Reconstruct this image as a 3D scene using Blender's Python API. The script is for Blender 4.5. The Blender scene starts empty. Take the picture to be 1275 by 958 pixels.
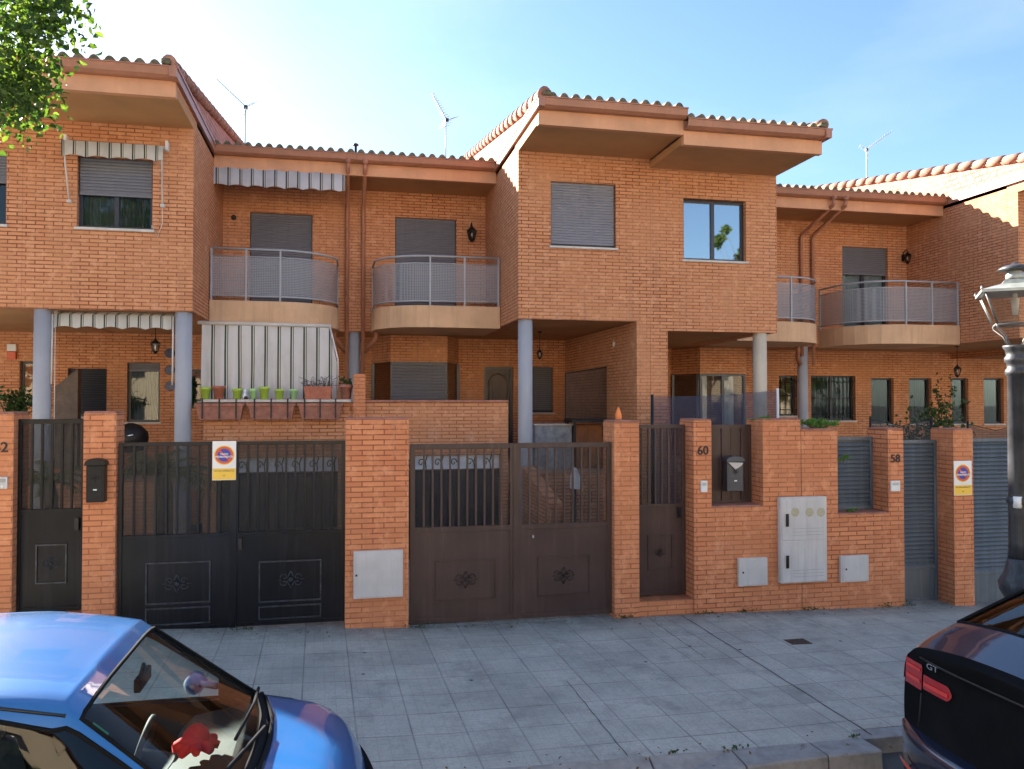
import bpy, bmesh, math, random
from mathutils import Vector, Matrix, noise as mnoise
random.seed(7)
R = math.radians
S = bpy.context.scene
COL = S.collection
# ------------------------------------------------------------------ camera
FPX = 1000.0; CX, CY = 637.5, 479.0
YAW, PITCH, CAMZ = R(12), R(1.2), 2.6
cam = bpy.data.objects.new('camera', bpy.data.cameras.new('camera')); COL.objects.link(cam)
cam.location = (0, 0, CAMZ); cam.rotation_euler = (R(90) + PITCH, 0, -YAW)
cam.data.sensor_width = 36; cam.data.lens = 36 * FPX / 1275; cam.data.clip_end = 2000; cam.data.clip_start = .05
S.camera = cam
CM = cam.rotation_euler.to_matrix()
def at(px, py, Y):
    "real position (X, Z) of a measured picture point on the vertical plane at depth Y"
    d = CM @ Vector(((px - CX) / FPX, -(py - CY) / FPX, -1))
    t = Y / d.y
    return d.x * t, CAMZ + d.z * t
def aX(px, Y, py=500): return at(px, py, Y)[0]
def aZ(px, py, Y): return at(px, py, Y)[1]
# street level falls gently to the right
GP = [(-14, .62), (-7, .40), (-2.3, .18), (.8, .035), (3.2, 0), (4.4, -.005), (7.2, -.06), (9, -.14), (14, -.3)]
def g(x):
    if x <= GP[0][0]: return GP[0][1]
    for (a, za), (b, zb) in zip(GP, GP[1:]):
        if x <= b: return za + (zb - za) * (x - a) / (b - a)
    return GP[-1][1]
# ------------------------------------------------------------------ materials
def nt(name):
    m = bpy.data.materials.new(name); m.use_nodes = True
    n = m.node_tree; return m, n, n.nodes['Principled BSDF']
def rgb(n, c):
    r = n.nodes.new('ShaderNodeRGB'); r.outputs[0].default_value = (*c, 1); return r.outputs[0]
def mix(n, f, a, b, mode='MIX'):
    m = n.nodes.new('ShaderNodeMix'); m.data_type = 'RGBA'; m.blend_type = mode
    for i, v in ((0, f), (6, a), (7, b)):
        if isinstance(v, (int, float)): m.inputs[i].default_value = v
        elif isinstance(v, tuple): m.inputs[i].default_value = (*v, 1)
        else: n.links.new(v, m.inputs[i])
    return m.outputs[2]
def pos(n, sx=1, sy=1, sz=1):
    gm = n.nodes.new('ShaderNodeNewGeometry'); mp = n.nodes.new('ShaderNodeMapping')
    n.links.new(gm.outputs['Position'], mp.inputs[0]); mp.inputs['Scale'].default_value = (sx, sy, sz)
    return mp.outputs[0]
def noi(n, vec, scale, detail=4, rough=.6):
    t = n.nodes.new('ShaderNodeTexNoise'); t.inputs['Scale'].default_value = scale
    t.inputs['Detail'].default_value = detail; t.inputs['Roughness'].default_value = rough
    n.links.new(vec, t.inputs['Vector']); return t.outputs['Fac']
def ramp(n, f, a, b, ca=(0, 0, 0), cb=(1, 1, 1)):
    r = n.nodes.new('ShaderNodeValToRGB'); r.color_ramp.elements[0].position = a; r.color_ramp.elements[1].position = b
    r.color_ramp.elements[0].color = (*ca, 1); r.color_ramp.elements[1].color = (*cb, 1)
    n.links.new(f, r.inputs[0]); return r.outputs[0]
def bump(n, b, h, strength=.3, dist=.01):
    bp = n.nodes.new('ShaderNodeBump'); bp.inputs['Strength'].default_value = strength; bp.inputs['Distance'].default_value = dist
    n.links.new(h, bp.inputs['Height']); n.links.new(bp.outputs[0], b.inputs['Normal'])
def plain(name, c, rough=.6, metal=0, var=.12, scale=3, bmp=.0, spec=.5, streak=0, coat=0, fine=60):
    m, n, b = nt(name)
    v = pos(n)
    f = noi(n, v, scale)
    dk = tuple(x * (1 - var * 2) for x in c); lt = tuple(min(1, x * (1 + var)) for x in c)
    col = ramp(n, f, .3, .7, dk, lt)
    if streak:
        s = noi(n, pos(n, 9, 9, .5), 1.4, 5, .7)
        s2 = ramp(n, s, .5, .75)
        col = mix(n, s2, col, tuple(x * (1 - streak) for x in c))
    n.links.new(col, b.inputs['Base Color'])
    b.inputs['Roughness'].default_value = rough; b.inputs['Metallic'].default_value = metal
    b.inputs['Specular IOR Level'].default_value = spec
    if coat: b.inputs['Coat Weight'].default_value = coat; b.inputs['Coat Roughness'].default_value = .03
    if bmp: bump(n, b, noi(n, v, fine, 3), bmp, .004)
    return m
def brick_mat(name, c1, c2, mortar, w=.245, h=.0585, msz=.006, dirt=.25):
    m, n, b = nt(name)
    gm = n.nodes.new('ShaderNodeNewGeometry'); sp = n.nodes.new('ShaderNodeSeparateXYZ'); n.links.new(gm.outputs['Position'], sp.inputs[0])
    ad = n.nodes.new('ShaderNodeMath'); ad.operation = 'ADD'; n.links.new(sp.outputs[0], ad.inputs[0]); n.links.new(sp.outputs[1], ad.inputs[1])
    cb = n.nodes.new('ShaderNodeCombineXYZ'); n.links.new(ad.outputs[0], cb.inputs[0]); n.links.new(sp.outputs[2], cb.inputs[1])
    # slight wobble so courses are not ruler straight
    t = n.nodes.new('ShaderNodeTexBrick'); n.links.new(cb.outputs[0], t.inputs['Vector'])
    t.inputs['Scale'].default_value = 1; t.inputs['Brick Width'].default_value = w; t.inputs['Row Height'].default_value = h
    t.inputs['Mortar Size'].default_value = msz; t.inputs['Mortar Smooth'].default_value = .25; t.inputs['Bias'].default_value = 0
    t.inputs['Color1'].default_value = (*c1, 1); t.inputs['Color2'].default_value = (*c2, 1); t.inputs['Mortar'].default_value = (*mortar, 1)
    v = pos(n)
    big = noi(n, v, .9, 5, .65)
    c = mix(n, ramp(n, big, .38, .72), t.outputs['Color'], tuple(x * (1 - dirt) for x in c1))
    med = noi(n, v, 7, 4, .7)
    c = mix(n, ramp(n, med, .52, .8), c, (c1[0] * 1.12, c1[1] * 1.3, c1[2] * 1.5))
    st = noi(n, pos(n, 5, 5, .35), 1.5, 5, .7)
    c = mix(n, ramp(n, st, .55, .9), c, (c1[0] * .55, c1[1] * .6, c1[2] * .7))
    sal = noi(n, pos(n, 1, 1, .8), 2.3, 7, .75)
    c = mix(n, ramp(n, sal, .6, .8, (0, 0, 0), (.4, .4, .4)), c, (.62, .44, .36))
    n.links.new(c, b.inputs['Base Color']); b.inputs['Roughness'].default_value = .85
    b.inputs['Specular IOR Level'].default_value = .25
    inv = n.nodes.new('ShaderNodeMath'); inv.operation = 'SUBTRACT'; inv.inputs[0].default_value = 1; n.links.new(t.outputs['Fac'], inv.inputs[1])
    bump(n, b, inv.outputs[0], .45, .006)
    return m
M = {}
M['brick'] = brick_mat('house brick', (.67, .305, .15), (.56, .23, .105), (.20, .075, .04), msz=.009, dirt=.18)
M['brick_wall'] = brick_mat('boundary brick', (.67, .265, .12), (.56, .20, .09), (.25, .085, .045), w=.245, h=.0585, msz=.007, dirt=.22)
M['soffit'] = plain('ochre render', (.50, .26, .11), .9, var=.08, scale=1.2, bmp=.2)
M['fascia'] = plain('peach render', (.66, .33, .18), .85, var=.08, scale=2, streak=.12, bmp=.15)
M['slab'] = plain('cream render', (.66, .42, .25), .85, var=.1, scale=1.5, streak=.25, bmp=.15)
M['gutter'] = plain('brown gutter paint', (.40, .17, .10), .45, var=.08, scale=3, streak=.2)
M['tile'] = plain('clay roof tile', (.36, .17, .11), .9, var=.3, scale=5, bmp=.4, fine=25)
M['cheek'] = brick_mat('clay cheek tile', (.55, .26, .19), (.45, .2, .15), (.2, .09, .06), w=.18, h=.12, msz=.02)
M['moss_shade'] = plain('mossy shaded tile', (.16, .13, .075), .95, var=.3, scale=14, bmp=.3)  # mossy clay, its dark tone also paints the shadow gap under eave tiles
M['shutter'] = plain('grey roller shutter', (.155, .155, .18), .5, var=.05, scale=2, streak=.15)
M['shutter_l'] = plain('light roller shutter', (.22, .22, .255), .5, var=.05, scale=2, streak=.1)
M['frame'] = plain('dark window frame', (.03, .032, .045), .35, var=.1)
M['sill'] = plain('pale stone sill', (.6, .55, .5), .7, var=.1, streak=.2)
M['rail'] = plain('grey painted rail', (.35, .365, .395), .4, var=.05)
M['column'] = plain('grey blue column paint', (.38, .38, .405), .7, var=.06, scale=1.5, streak=.12, bmp=.1)
M['column_b'] = plain('beige column paint', (.60, .51, .39), .7, var=.08, scale=1.5, streak=.15, bmp=.1)
M['black'] = plain('black gate paint', (.007, .007, .009), .32, var=.25, scale=2.5, spec=.25, streak=-1.5, bmp=.1, fine=20)
M['brown'] = plain('brown gate paint', (.060, .036, .032), .42, spec=.3, var=.12, scale=2.5, streak=-.5, bmp=.08, fine=20)
M['meshback_d'] = None
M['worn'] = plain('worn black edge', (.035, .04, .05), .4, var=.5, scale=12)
M['mailbox'] = plain('slate mailbox paint', (.05, .055, .07), .4, var=.1)
M['greygate'] = plain('grey gate paint', (.085, .105, .125), .45, var=.1, scale=3, streak=-.5)
M['box'] = plain('grey polyester cabinet', (.56, .53, .51), .6, var=.06, scale=3, streak=.22)
M['blackp'] = plain('black plastic', (.015, .015, .015), .4, var=.1)
M['white'] = plain('white paint', (.75, .75, .73), .5, var=.05)
M['terra'] = plain('terracotta', (.42, .14, .08), .85, var=.15, scale=12, streak=.2)
M['terra_d'] = plain('dusty terracotta', (.40, .17, .12), .9, var=.2, scale=9, streak=.2)
M['lime'] = plain('lime pot', (.40, .55, .07), .45, var=.06)
M['lime2'] = plain('pale green pot', (.42, .68, .30), .45, var=.06)
M['iron'] = plain('black iron', (.02, .018, .018), .5, metal=.3, var=.2)
M['door'] = plain('carved brown door', (.10, .06, .045), .45, var=.25, scale=6)
M['darkroom'] = plain('dark garage door', (.018, .017, .022), .5, var=.2)
M['stone'] = plain('pale frosted strip', (.9, .9, .9), .5, var=.1, scale=8)
M['rust'] = plain('rusty iron', (.09, .05, .035), .8, var=.3, scale=30)
M['kerb'] = plain('granite kerb', (.26, .25, .24), .85, var=.15, scale=10, streak=.1, bmp=.3)
M['rubber'] = plain('tyre rubber', (.012, .012, .012), .9, spec=.08)
M['alloy'] = plain('alloy rim', (.5, .5, .52), .3, metal=.8)
M['chrome'] = plain('chrome', (.7, .7, .72), .15, metal=1, var=.02)
M['seat'] = plain('seat fabric', (.05, .05, .055), .9, var=.2, scale=20)
M['dash'] = plain('dashboard', (.022, .022, .025), .7)
M['redtoy'] = plain('red plush', (.80, .02, .03), .8)
M['redlamp'] = plain('red lamp lens', (.42, .010, .012), .12, var=.1, coat=1)
M['redlamp2'] = plain('bright red lamp lens', (.75, .04, .03), .12, var=.1, coat=1)
M['blue'] = plain('blue car paint', (.007, .12, .36), .34, metal=.1, var=.03, scale=1, coat=1)
M['navy'] = plain('dark navy car paint', (.014, .020, .040), .22, var=.05, scale=1, coat=1)
M['lampiron'] = plain('lamp post iron', (.045, .045, .05), .5, metal=.2, var=.3, scale=9, streak=-1.2)
M['lamptop'] = plain('galvanised lantern roof', (.36, .38, .35), .4, metal=.3, var=.15, scale=10)
M['lampframe'] = plain('pale lantern frame', (.16, .155, .15), .5, metal=.3, var=.2, scale=10)
M['bark'] = plain('bark', (.12, .09, .065), .95, var=.3, scale=8, bmp=.5)
M['brass'] = plain('brass', (.35, .22, .08), .35, metal=.8)
M['wood'] = plain('orange brown cabinet', (.33, .13, .05), .6, var=.2, scale=5)
M['steel'] = plain('grey sink unit', (.3, .33, .36), .5, var=.2, scale=9)
M['signwhite'] = plain('sign white', (.78, .76, .74), .4, var=.03)
M['signred'] = plain('sign red', (.62, .09, .03), .4, var=.03)
M['signblue'] = plain('sign blue', (.03, .04, .30), .4, var=.03)
M['signyellow'] = plain('sign yellow', (.85, .52, .05), .4, var=.03)
M['ink'] = plain('black lettering', (.02, .015, .015), .6)
M['plate'] = plain('blue glazed plate', (.03, .04, .16), .2, var=.4, scale=30)
M['cord'] = plain('white cord', (.6, .55, .5), .8)
M['dry'] = plain('dry stems', (.16, .12, .10), .9, var=.3, scale=20)
M['orange'] = plain('orange clay ornament', (.75, .22, .05), .6)
M['sticker'] = plain('green sticker', (.05, .4, .2), .5)
M['cabin'] = plain('cabin lining', (.02, .02, .022), .95, spec=.05)
def awning_mat(name, base, dark, per=.16):
    m, n, b = nt(name)
    gm = n.nodes.new('ShaderNodeNewGeometry'); sp = n.nodes.new('ShaderNodeSeparateXYZ'); n.links.new(gm.outputs['Position'], sp.inputs[0])
    def fr(off, wd):
        a = n.nodes.new('ShaderNodeMath'); a.operation = 'MULTIPLY_ADD'; a.inputs[1].default_value = 1 / per; a.inputs[2].default_value = off + 50
        n.links.new(sp.outputs[0], a.inputs[0])
        f = n.nodes.new('ShaderNodeMath'); f.operation = 'FRACT'; n.links.new(a.outputs[0], f.inputs[0])
        l = n.nodes.new('ShaderNodeMath'); l.operation = 'LESS_THAN'; l.inputs[1].default_value = wd; n.links.new(f.outputs[0], l.inputs[0])
        return l.outputs[0]
    c = mix(n, fr(0, .13), base, dark)
    c = mix(n, fr(-.2, .07), c, (dark[0] * 2.6, dark[1] * 2.2, dark[2] * 1.5))
    c = mix(n, ramp(n, noi(n, pos(n, 1, 1, .5), 4), .4, .8), c, mix(n, 1.0, c, (.8, .78, .74), 'MULTIPLY'))
    n.links.new(c, b.inputs['Base Color']); b.inputs['Roughness'].default_value = .9
    tr = n.nodes.new('ShaderNodeBsdfTranslucent'); n.links.new(c, tr.inputs[0])
    ms = n.nodes.new('ShaderNodeMixShader'); ms.inputs[0].default_value = .3
    n.links.new(b.outputs[0], ms.inputs[1]); n.links.new(tr.outputs[0], ms.inputs[2])
    n.links.new(ms.outputs[0], n.nodes['Material Output'].inputs[0]); return m
M['awning'] = awning_mat('striped awning cloth', (.68, .66, .60), (.07, .08, .05))
M['awning_w'] = awning_mat('pale striped awning cloth', (.66, .66, .68), (.09, .10, .09), .2)
M['curtain_awn'] = awning_mat('striped drop cloth', (.76, .74, .73), (.06, .08, .05), .205)
def glass_mat(name, tint=(.9, .95, .95), refl=1.0, base=.04):
    m, n, b = nt(name); n.nodes.remove(b)
    tr = n.nodes.new('ShaderNodeBsdfTransparent'); tr.inputs[0].default_value = (*tint, 1)
    gl = n.nodes.new('ShaderNodeBsdfGlossy'); gl.inputs['Roughness'].default_value = .02; gl.inputs[0].default_value = (refl,) * 3 + (1,)
    fr = n.nodes.new('ShaderNodeFresnel'); fr.inputs[0].default_value = 1.5 + base * 6
    ms = n.nodes.new('ShaderNodeMixShader'); n.links.new(fr.outputs[0], ms.inputs[0])
    n.links.new(tr.outputs[0], ms.inputs[1]); n.links.new(gl.outputs[0], ms.inputs[2])
    n.links.new(ms.outputs[0], n.nodes['Material Output'].inputs[0]); return m
M['glass'] = glass_mat('window glass', (.7, .75, .75), 1, -.015)
M['glass_m'] = glass_mat('mirror film glass', (.45, .55, .7), 1, .35)
M['glass_car'] = glass_mat('car glass', (.84, .92, .90), .8, -.01)
M['glass_l'] = glass_mat('lantern glass', (.95, .95, .93), 1, .0)
def sheet_mat(name, c, alpha, rough=.6, var=.1, perf=False):
    m, n, b = nt(name); b.inputs['Base Color'].default_value = (*c, 1); b.inputs['Roughness'].default_value = rough
    tr = n.nodes.new('ShaderNodeBsdfTransparent'); ms = n.nodes.new('ShaderNodeMixShader')
    f = noi(n, pos(n), 5, 3)
    if perf:
        gm = n.nodes.new('ShaderNodeNewGeometry'); sp = n.nodes.new('ShaderNodeSeparateXYZ'); n.links.new(gm.outputs['Position'], sp.inputs[0])
        def mth(op, a, b_):
            q = n.nodes.new('ShaderNodeMath'); q.operation = op
            for i_, v_ in enumerate((a, b_)):
                if v_ is None: continue
                if isinstance(v_, (int, float)): q.inputs[i_].default_value = v_
                else: n.links.new(v_, q.inputs[i_])
            return q.outputs[0]
        s_ = mth('ADD', sp.outputs[0], sp.outputs[1]); A_ = mth('SINE', mth('MULTIPLY', mth('ADD', s_, sp.outputs[2]), 2 * math.pi / .058), None); B_ = mth('SINE', mth('MULTIPLY', mth('SUBTRACT', s_, sp.outputs[2]), 2 * math.pi / .058), None)
        f = mth('ADD', mth('MULTIPLY', mth('MULTIPLY', A_, B_), .5), .5)
    mr = n.nodes.new('ShaderNodeMapRange'); mr.inputs[3].default_value = alpha - var; mr.inputs[4].default_value = alpha + var; n.links.new(f, mr.inputs[0])
    n.links.new(mr.outputs[0], ms.inputs[0]); n.links.new(tr.outputs[0], ms.inputs[1]); n.links.new(b.outputs[0], ms.inputs[2])
    n.links.new(ms.outputs[0], n.nodes['Material Output'].inputs[0]); return m
M['perf'] = sheet_mat('perforated rail sheet', (.31, .32, .345), .58, var=.3, perf=True)
M['net'] = sheet_mat('blue shade netting', (.02, .028, .07), .5)
M['netd'] = sheet_mat('dark mesh screen', (.03, .022, .02), .62)
M['meshback'] = sheet_mat('fine gate mesh', (.012, .011, .012), .26)
M['meshback_d'] = sheet_mat('fine dark gate mesh', (.01, .01, .011), .5, var=.08)
M['curtain'] = plain('white curtain', (.75, .76, .80), .9, var=.05)
M['curtain_g'] = plain('grey curtain', (.12, .13, .115), .9, var=.05)
def leaf_mat(name, c, c2, trans=.45):
    m, n, b = nt(name)
    oi = n.nodes.new('ShaderNodeNewGeometry')
    col = ramp(n, oi.outputs['Random Per Island'], .1, .9, c, c2)
    n.links.new(col, b.inputs['Base Color']); b.inputs['Roughness'].default_value = .5; b.inputs['Specular IOR Level'].default_value = .35
    tr = n.nodes.new('ShaderNodeBsdfTranslucent'); n.links.new(mix(n, 1.0, col, (1.7, 1.8, .75), 'MULTIPLY'), tr.inputs[0])
    ms = n.nodes.new('ShaderNodeMixShader'); ms.inputs[0].default_value = trans
    n.links.new(b.outputs[0], ms.inputs[1]); n.links.new(tr.outputs[0], ms.inputs[2])
    n.links.new(ms.outputs[0], n.nodes['Material Output'].inputs[0]); return m
M['leaf'] = leaf_mat('street tree leaf', (.03, .07, .014), (.10, .145, .03), .42)
M['leaf_d'] = leaf_mat('dark leaf', (.02, .05, .015), (.06, .10, .02), .3)
M['leaf_p'] = leaf_mat('palm leaf', (.12, .13, .04), (.2, .2, .07), .3)
M['leaf_g'] = leaf_mat('fresh green leaf', (.06, .16, .03), (.12, .25, .05), .35)
# pavement
def paving():
    m, n, b = nt('pavement slabs')
    gm = n.nodes.new('ShaderNodeNewGeometry')
    mp = n.nodes.new('ShaderNodeMapping'); n.links.new(gm.outputs['Position'], mp.inputs[0]); mp.inputs['Rotation'].default_value = (0, 0, R(-1.5)); mp.inputs['Location'].default_value = (.13, .1, 0)
    def br(w, h, ms, off=.0):
        t = n.nodes.new('ShaderNodeTexBrick'); n.links.new(mp.outputs[0], t.inputs['Vector']); t.inputs['Scale'].default_value = 1
        t.inputs['Brick Width'].default_value = w; t.inputs['Row Height'].default_value = h; t.inputs['Mortar Size'].default_value = ms
        t.inputs['Mortar Smooth'].default_value = .4; t.offset = off; t.inputs['Bias'].default_value = 0
        t.inputs['Color1'].default_value = (1, 1, 1, 1); t.inputs['Color2'].default_value = (.82, .83, .84, 1); t.inputs['Mortar'].default_value = (.42, .42, .42, 1); return t
    t = br(.42, .42, .008); t2 = br(.0933, .0933, .003)
    v = pos(n)
    a = noi(n, v, 1.1, 6, .7); fine = noi(n, v, 42, 5, .8); st = noi(n, pos(n, .6, .6, 1), 3.2, 6, .75)
    base = ramp(n, a, .3, .7, (.36, .345, .295), (.56, .54, .465))
    jf = ramp(n, noi(n, v, 1.3, 3), .46, .60)            # joints wear away in places
    c = mix(n, mix(n, jf, (.55,) * 3, (1.0,) * 3), base, mix(n, 1.0, base, t.outputs['Color'], 'MULTIPLY'))
    c = mix(n, .35, c, mix(n, 1.0, c, t2.outputs['Color'], 'MULTIPLY'))
    c = mix(n, mix(n, ramp(n, fine, .4, .62), (0, 0, 0), (.45,) * 3), c, (.22, .215, .20))
    c = mix(n, mix(n, ramp(n, st, .52, .70), (0, 0, 0), (.6,) * 3), c, (.17, .165, .15))
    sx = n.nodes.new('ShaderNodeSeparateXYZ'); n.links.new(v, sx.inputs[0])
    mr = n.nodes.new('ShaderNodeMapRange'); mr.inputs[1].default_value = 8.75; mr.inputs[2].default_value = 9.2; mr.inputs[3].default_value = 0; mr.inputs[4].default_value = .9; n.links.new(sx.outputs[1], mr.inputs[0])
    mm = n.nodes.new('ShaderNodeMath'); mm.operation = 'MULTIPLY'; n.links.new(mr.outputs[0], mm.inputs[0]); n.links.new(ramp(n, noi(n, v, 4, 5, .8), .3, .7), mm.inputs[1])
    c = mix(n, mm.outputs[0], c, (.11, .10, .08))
    vo = n.nodes.new('ShaderNodeTexVoronoi'); vo.inputs['Scale'].default_value = 2.2; n.links.new(v, vo.inputs['Vector'])
    lt = n.nodes.new('ShaderNodeMath'); lt.operation = 'LESS_THAN'; lt.inputs[1].default_value = .045; n.links.new(vo.outputs['Distance'], lt.inputs[0])
    c = mix(n, lt.outputs[0], c, (.07, .07, .07))
    n.links.new(c, b.inputs['Base Color']); b.inputs['Roughness'].default_value = .8; b.inputs['Specular IOR Level'].default_value = .3
    bump(n, b, mix(n, .5, t.outputs['Color'], fine), .35, .006); return m
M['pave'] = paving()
def asphalt():
    m, n, b = nt('asphalt'); v = pos(n)
    c = mix(n, ramp(n, noi(n, v, 90, 3, .8), .3, .7), (.035, .035, .037), (.085, .083, .08))
    c = mix(n, ramp(n, noi(n, v, 1.2, 5), .45, .8), c, (.09, .088, .085))
    n.links.new(c, b.inputs['Base Color']); b.inputs['Roughness'].default_value = .9; bump(n, b, noi(n, v, 120, 2), .5, .01); return m
M['asphalt'] = asphalt()
# ------------------------------------------------------------------ mesh builder
class MB:
    def __init__(s): s.v = []; s.f = []; s.sm = []
    def add(s, vs, fs, smooth=False):
        o = len(s.v); s.v += [tuple(p) for p in vs]; s.f += [tuple(i + o for i in f) for f in fs]; s.sm += [smooth] * len(fs); return s
    def box(s, x0, x1, y0, y1, z0, z1):
        x0, x1 = min(x0, x1), max(x0, x1); y0, y1 = min(y0, y1), max(y0, y1); z0, z1 = min(z0, z1), max(z0, z1)
        return s.add([(x0, y0, z0), (x1, y0, z0), (x1, y1, z0), (x0, y1, z0), (x0, y0, z1), (x1, y0, z1), (x1, y1, z1), (x0, y1, z1)],
                     [(3, 2, 1, 0), (4, 5, 6, 7), (0, 1, 5, 4), (1, 2, 6, 5), (2, 3, 7, 6), (3, 0, 4, 7)])
    def tube(s, pts, r, n=8, closed=False, cap=True, smooth=True):
        pts = [Vector(p) for p in pts]; rs = r if isinstance(r, (list, tuple)) else [r] * len(pts)
        vs = []; N = len(pts); up = None
        for i, p in enumerate(pts):
            a = pts[(i - 1) % N] if (closed or i > 0) else p; b = pts[(i + 1) % N] if (closed or i < N - 1) else p
            t = (b - a).normalized()
            if up is None: up = Vector((0, 0, 1)) if abs(t.z) < .9 else Vector((1, 0, 0))
            e1 = t.cross(up); 
            if e1.length < 1e-4: e1 = t.cross(Vector((1, .3, 0)))
            e1.normalize(); e2 = t.cross(e1).normalized(); up = -e2 if (-e2).dot(up) >= 0 else e2
            for k in range(n):
                an = 2 * math.pi * k / n; vs.append(p + (e1 * math.cos(an) + up * math.sin(an)) * rs[i])
        fs = []
        for i in range(N if closed else N - 1):
            j = (i + 1) % N
            for k in range(n): fs.append((i * n + k, i * n + (k + 1) % n, j * n + (k + 1) % n, j * n + k))
        s.add(vs, fs, smooth)
        if cap and not closed:
            o = len(s.v) - len(vs); s.f += [tuple(o + k for k in range(n))[::-1], tuple(o + (N - 1) * n + k for k in range(n))]; s.sm += [False, False]
        return s
    def lathe(s, prof, c=(0, 0, 0), n=20, smooth=True, a0=0):
        vs = []; fs = []
        for (r, z) in prof:
            for k in range(n):
                a = 2 * math.pi * k / n + a0; vs.append((c[0] + r * math.cos(a), c[1] + r * math.sin(a), c[2] + z))
        for i in range(len(prof) - 1):
            for k in range(n): fs.append((i * n + k, i * n + (k + 1) % n, (i + 1) * n + (k + 1) % n, (i + 1) * n + k))
        fs.append(tuple(range(n))[::-1]); fs.append(tuple((len(prof) - 1) * n + k for k in range(n)))
        s.add(vs, fs, smooth); s.sm[-1] = s.sm[-2] = False; return s
    def prism(s, poly, ax, a0, a1):
        "polygon in the two other axes (order x,y,z without ax), extruded along ax"
        def P(p, h): q = list(p); q.insert(ax, h); return tuple(q)
        n = len(poly); vs = [P(p, a0) for p in poly] + [P(p, a1) for p in poly]
        fs = [tuple(range(n))[::-1], tuple(range(n, 2 * n))] + [(i, (i + 1) % n, n + (i + 1) % n, n + i) for i in range(n)]
        return s.add(vs, fs)
    def panel(s, x0, x1, z0, z1, y0, y1, holes=()):
        "wall in the XZ plane, y0..y1 thick, with rectangular holes"
        holes = [h for h in holes]
        xs = sorted({x0, x1, *[max(x0, min(x1, h[i])) for h in holes for i in (0, 1)]})
        zs = sorted({z0, z1, *[max(z0, min(z1, h[i])) for h in holes for i in (2, 3)]})
        def solid(i, j):
            if i < 0 or j < 0 or i >= len(xs) - 1 or j >= len(zs) - 1: return False
            cx = (xs[i] + xs[i + 1]) / 2; cz = (zs[j] + zs[j + 1]) / 2
            return not any(h[0] < cx < h[1] and h[2] < cz < h[3] for h in holes)
        for i in range(len(xs) - 1):
            for j in range(len(zs) - 1):
                if not solid(i, j): continue
                a, b, c, d = xs[i], xs[i + 1], zs[j], zs[j + 1]
                fs = [(0, 1, 2, 3), (7, 6, 5, 4)]
                if not solid(i - 1, j): fs.append((0, 3, 7, 4))
                if not solid(i + 1, j): fs.append((1, 5, 6, 2))
                if not solid(i, j - 1): fs.append((0, 4, 5, 1))
                if not solid(i, j + 1): fs.append((3, 2, 6, 7))
                s.add([(a, y0, c), (b, y0, c), (b, y0, d), (a, y0, d), (a, y1, c), (b, y1, c), (b, y1, d), (a, y1, d)], fs)
        return s
    def leaves(s, pts, size, up=.3, aspect=.6):
        for p in pts:
            n = Vector((random.gauss(0, 1), random.gauss(0, 1), random.gauss(0, 1) + up)).normalized()
            t = n.cross(Vector((random.gauss(0, 1), random.gauss(0, 1), random.gauss(0, 1)))).normalized(); b = n.cross(t)
            z = size * random.uniform(.6, 1.25); w = z * aspect * .5; p = Vector(p)
            fo = n * z * .12
            s.add([p - t * z * .5, p - t * z * .1 + b * w + fo, p + t * z * .25 + b * w * .7 + fo, p + t * z * .5 - fo, p + t * z * .25 - b * w * .7 + fo, p - t * z * .1 - b * w + fo, p],
                  [(0, 1, 6), (1, 2, 6), (2, 3, 6), (3, 4, 6), (4, 5, 6), (5, 0, 6)])
        return s
    def build(s, name, mat, parent=None, bevel=0):
        me = bpy.data.meshes.new(name); me.from_pydata(s.v, [], s.f)
        me.polygons.foreach_set('use_smooth', s.sm); me.update()
        bm = bmesh.new(); bm.from_mesh(me); bmesh.ops.recalc_face_normals(bm, faces=bm.faces); bm.to_mesh(me); bm.free()
        o = bpy.data.objects.new(name, me); COL.objects.link(o)
        me.materials.append(M[mat] if isinstance(mat, str) else mat)
        if parent is not None:
            o.parent = parent; L = Vector(parent.location)
            pp = parent.parent
            while pp: L += Vector(pp.location); pp = pp.parent
            me.transform(Matrix.Translation(-L))
        if bevel:
            b = o.modifiers.new('bevel', 'BEVEL'); b.width = bevel; b.segments = 2; b.limit_method = 'ANGLE'; b.angle_limit = R(40)
        return o
def tag(o, label, cat, group=None):
    o['label'] = label; o['category'] = cat
    if group: o['group'] = group
    return o
def thing(name, label, cat, loc, group=None):
    o = bpy.data.objects.new(name, None); COL.objects.link(o); o.location = loc; o.empty_display_size = .1
    return tag(o, label, cat, group)
def structure(o, kind='structure'): o['kind'] = kind; return o
def text(name, body, size, loc, mat, parent=None, rot=(R(90), 0, 0), ext=.003, align='CENTER', bold=0, sx=1):
    c = bpy.data.curves.new(name, 'FONT'); c.body = body; c.size = size; c.extrude = ext; c.align_x = align; c.offset = bold
    t_ = bpy.data.objects.new(name + '_curve', c); COL.objects.link(t_)
    bpy.context.view_layer.update(); me = bpy.data.meshes.new_from_object(t_.evaluated_get(bpy.context.evaluated_depsgraph_get()))
    bpy.data.objects.remove(t_); bpy.data.curves.remove(c); me.name = name; me.materials.clear(); me.materials.append(M[mat])
    o = bpy.data.objects.new(name, me); COL.objects.link(o); o.rotation_euler = rot; o.scale = (sx, 1, 1)
    L = Vector(loc)
    pp = parent
    while pp: L -= Vector(pp.location); pp = pp.parent
    o.location = L; o.parent = parent
    return o
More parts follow.
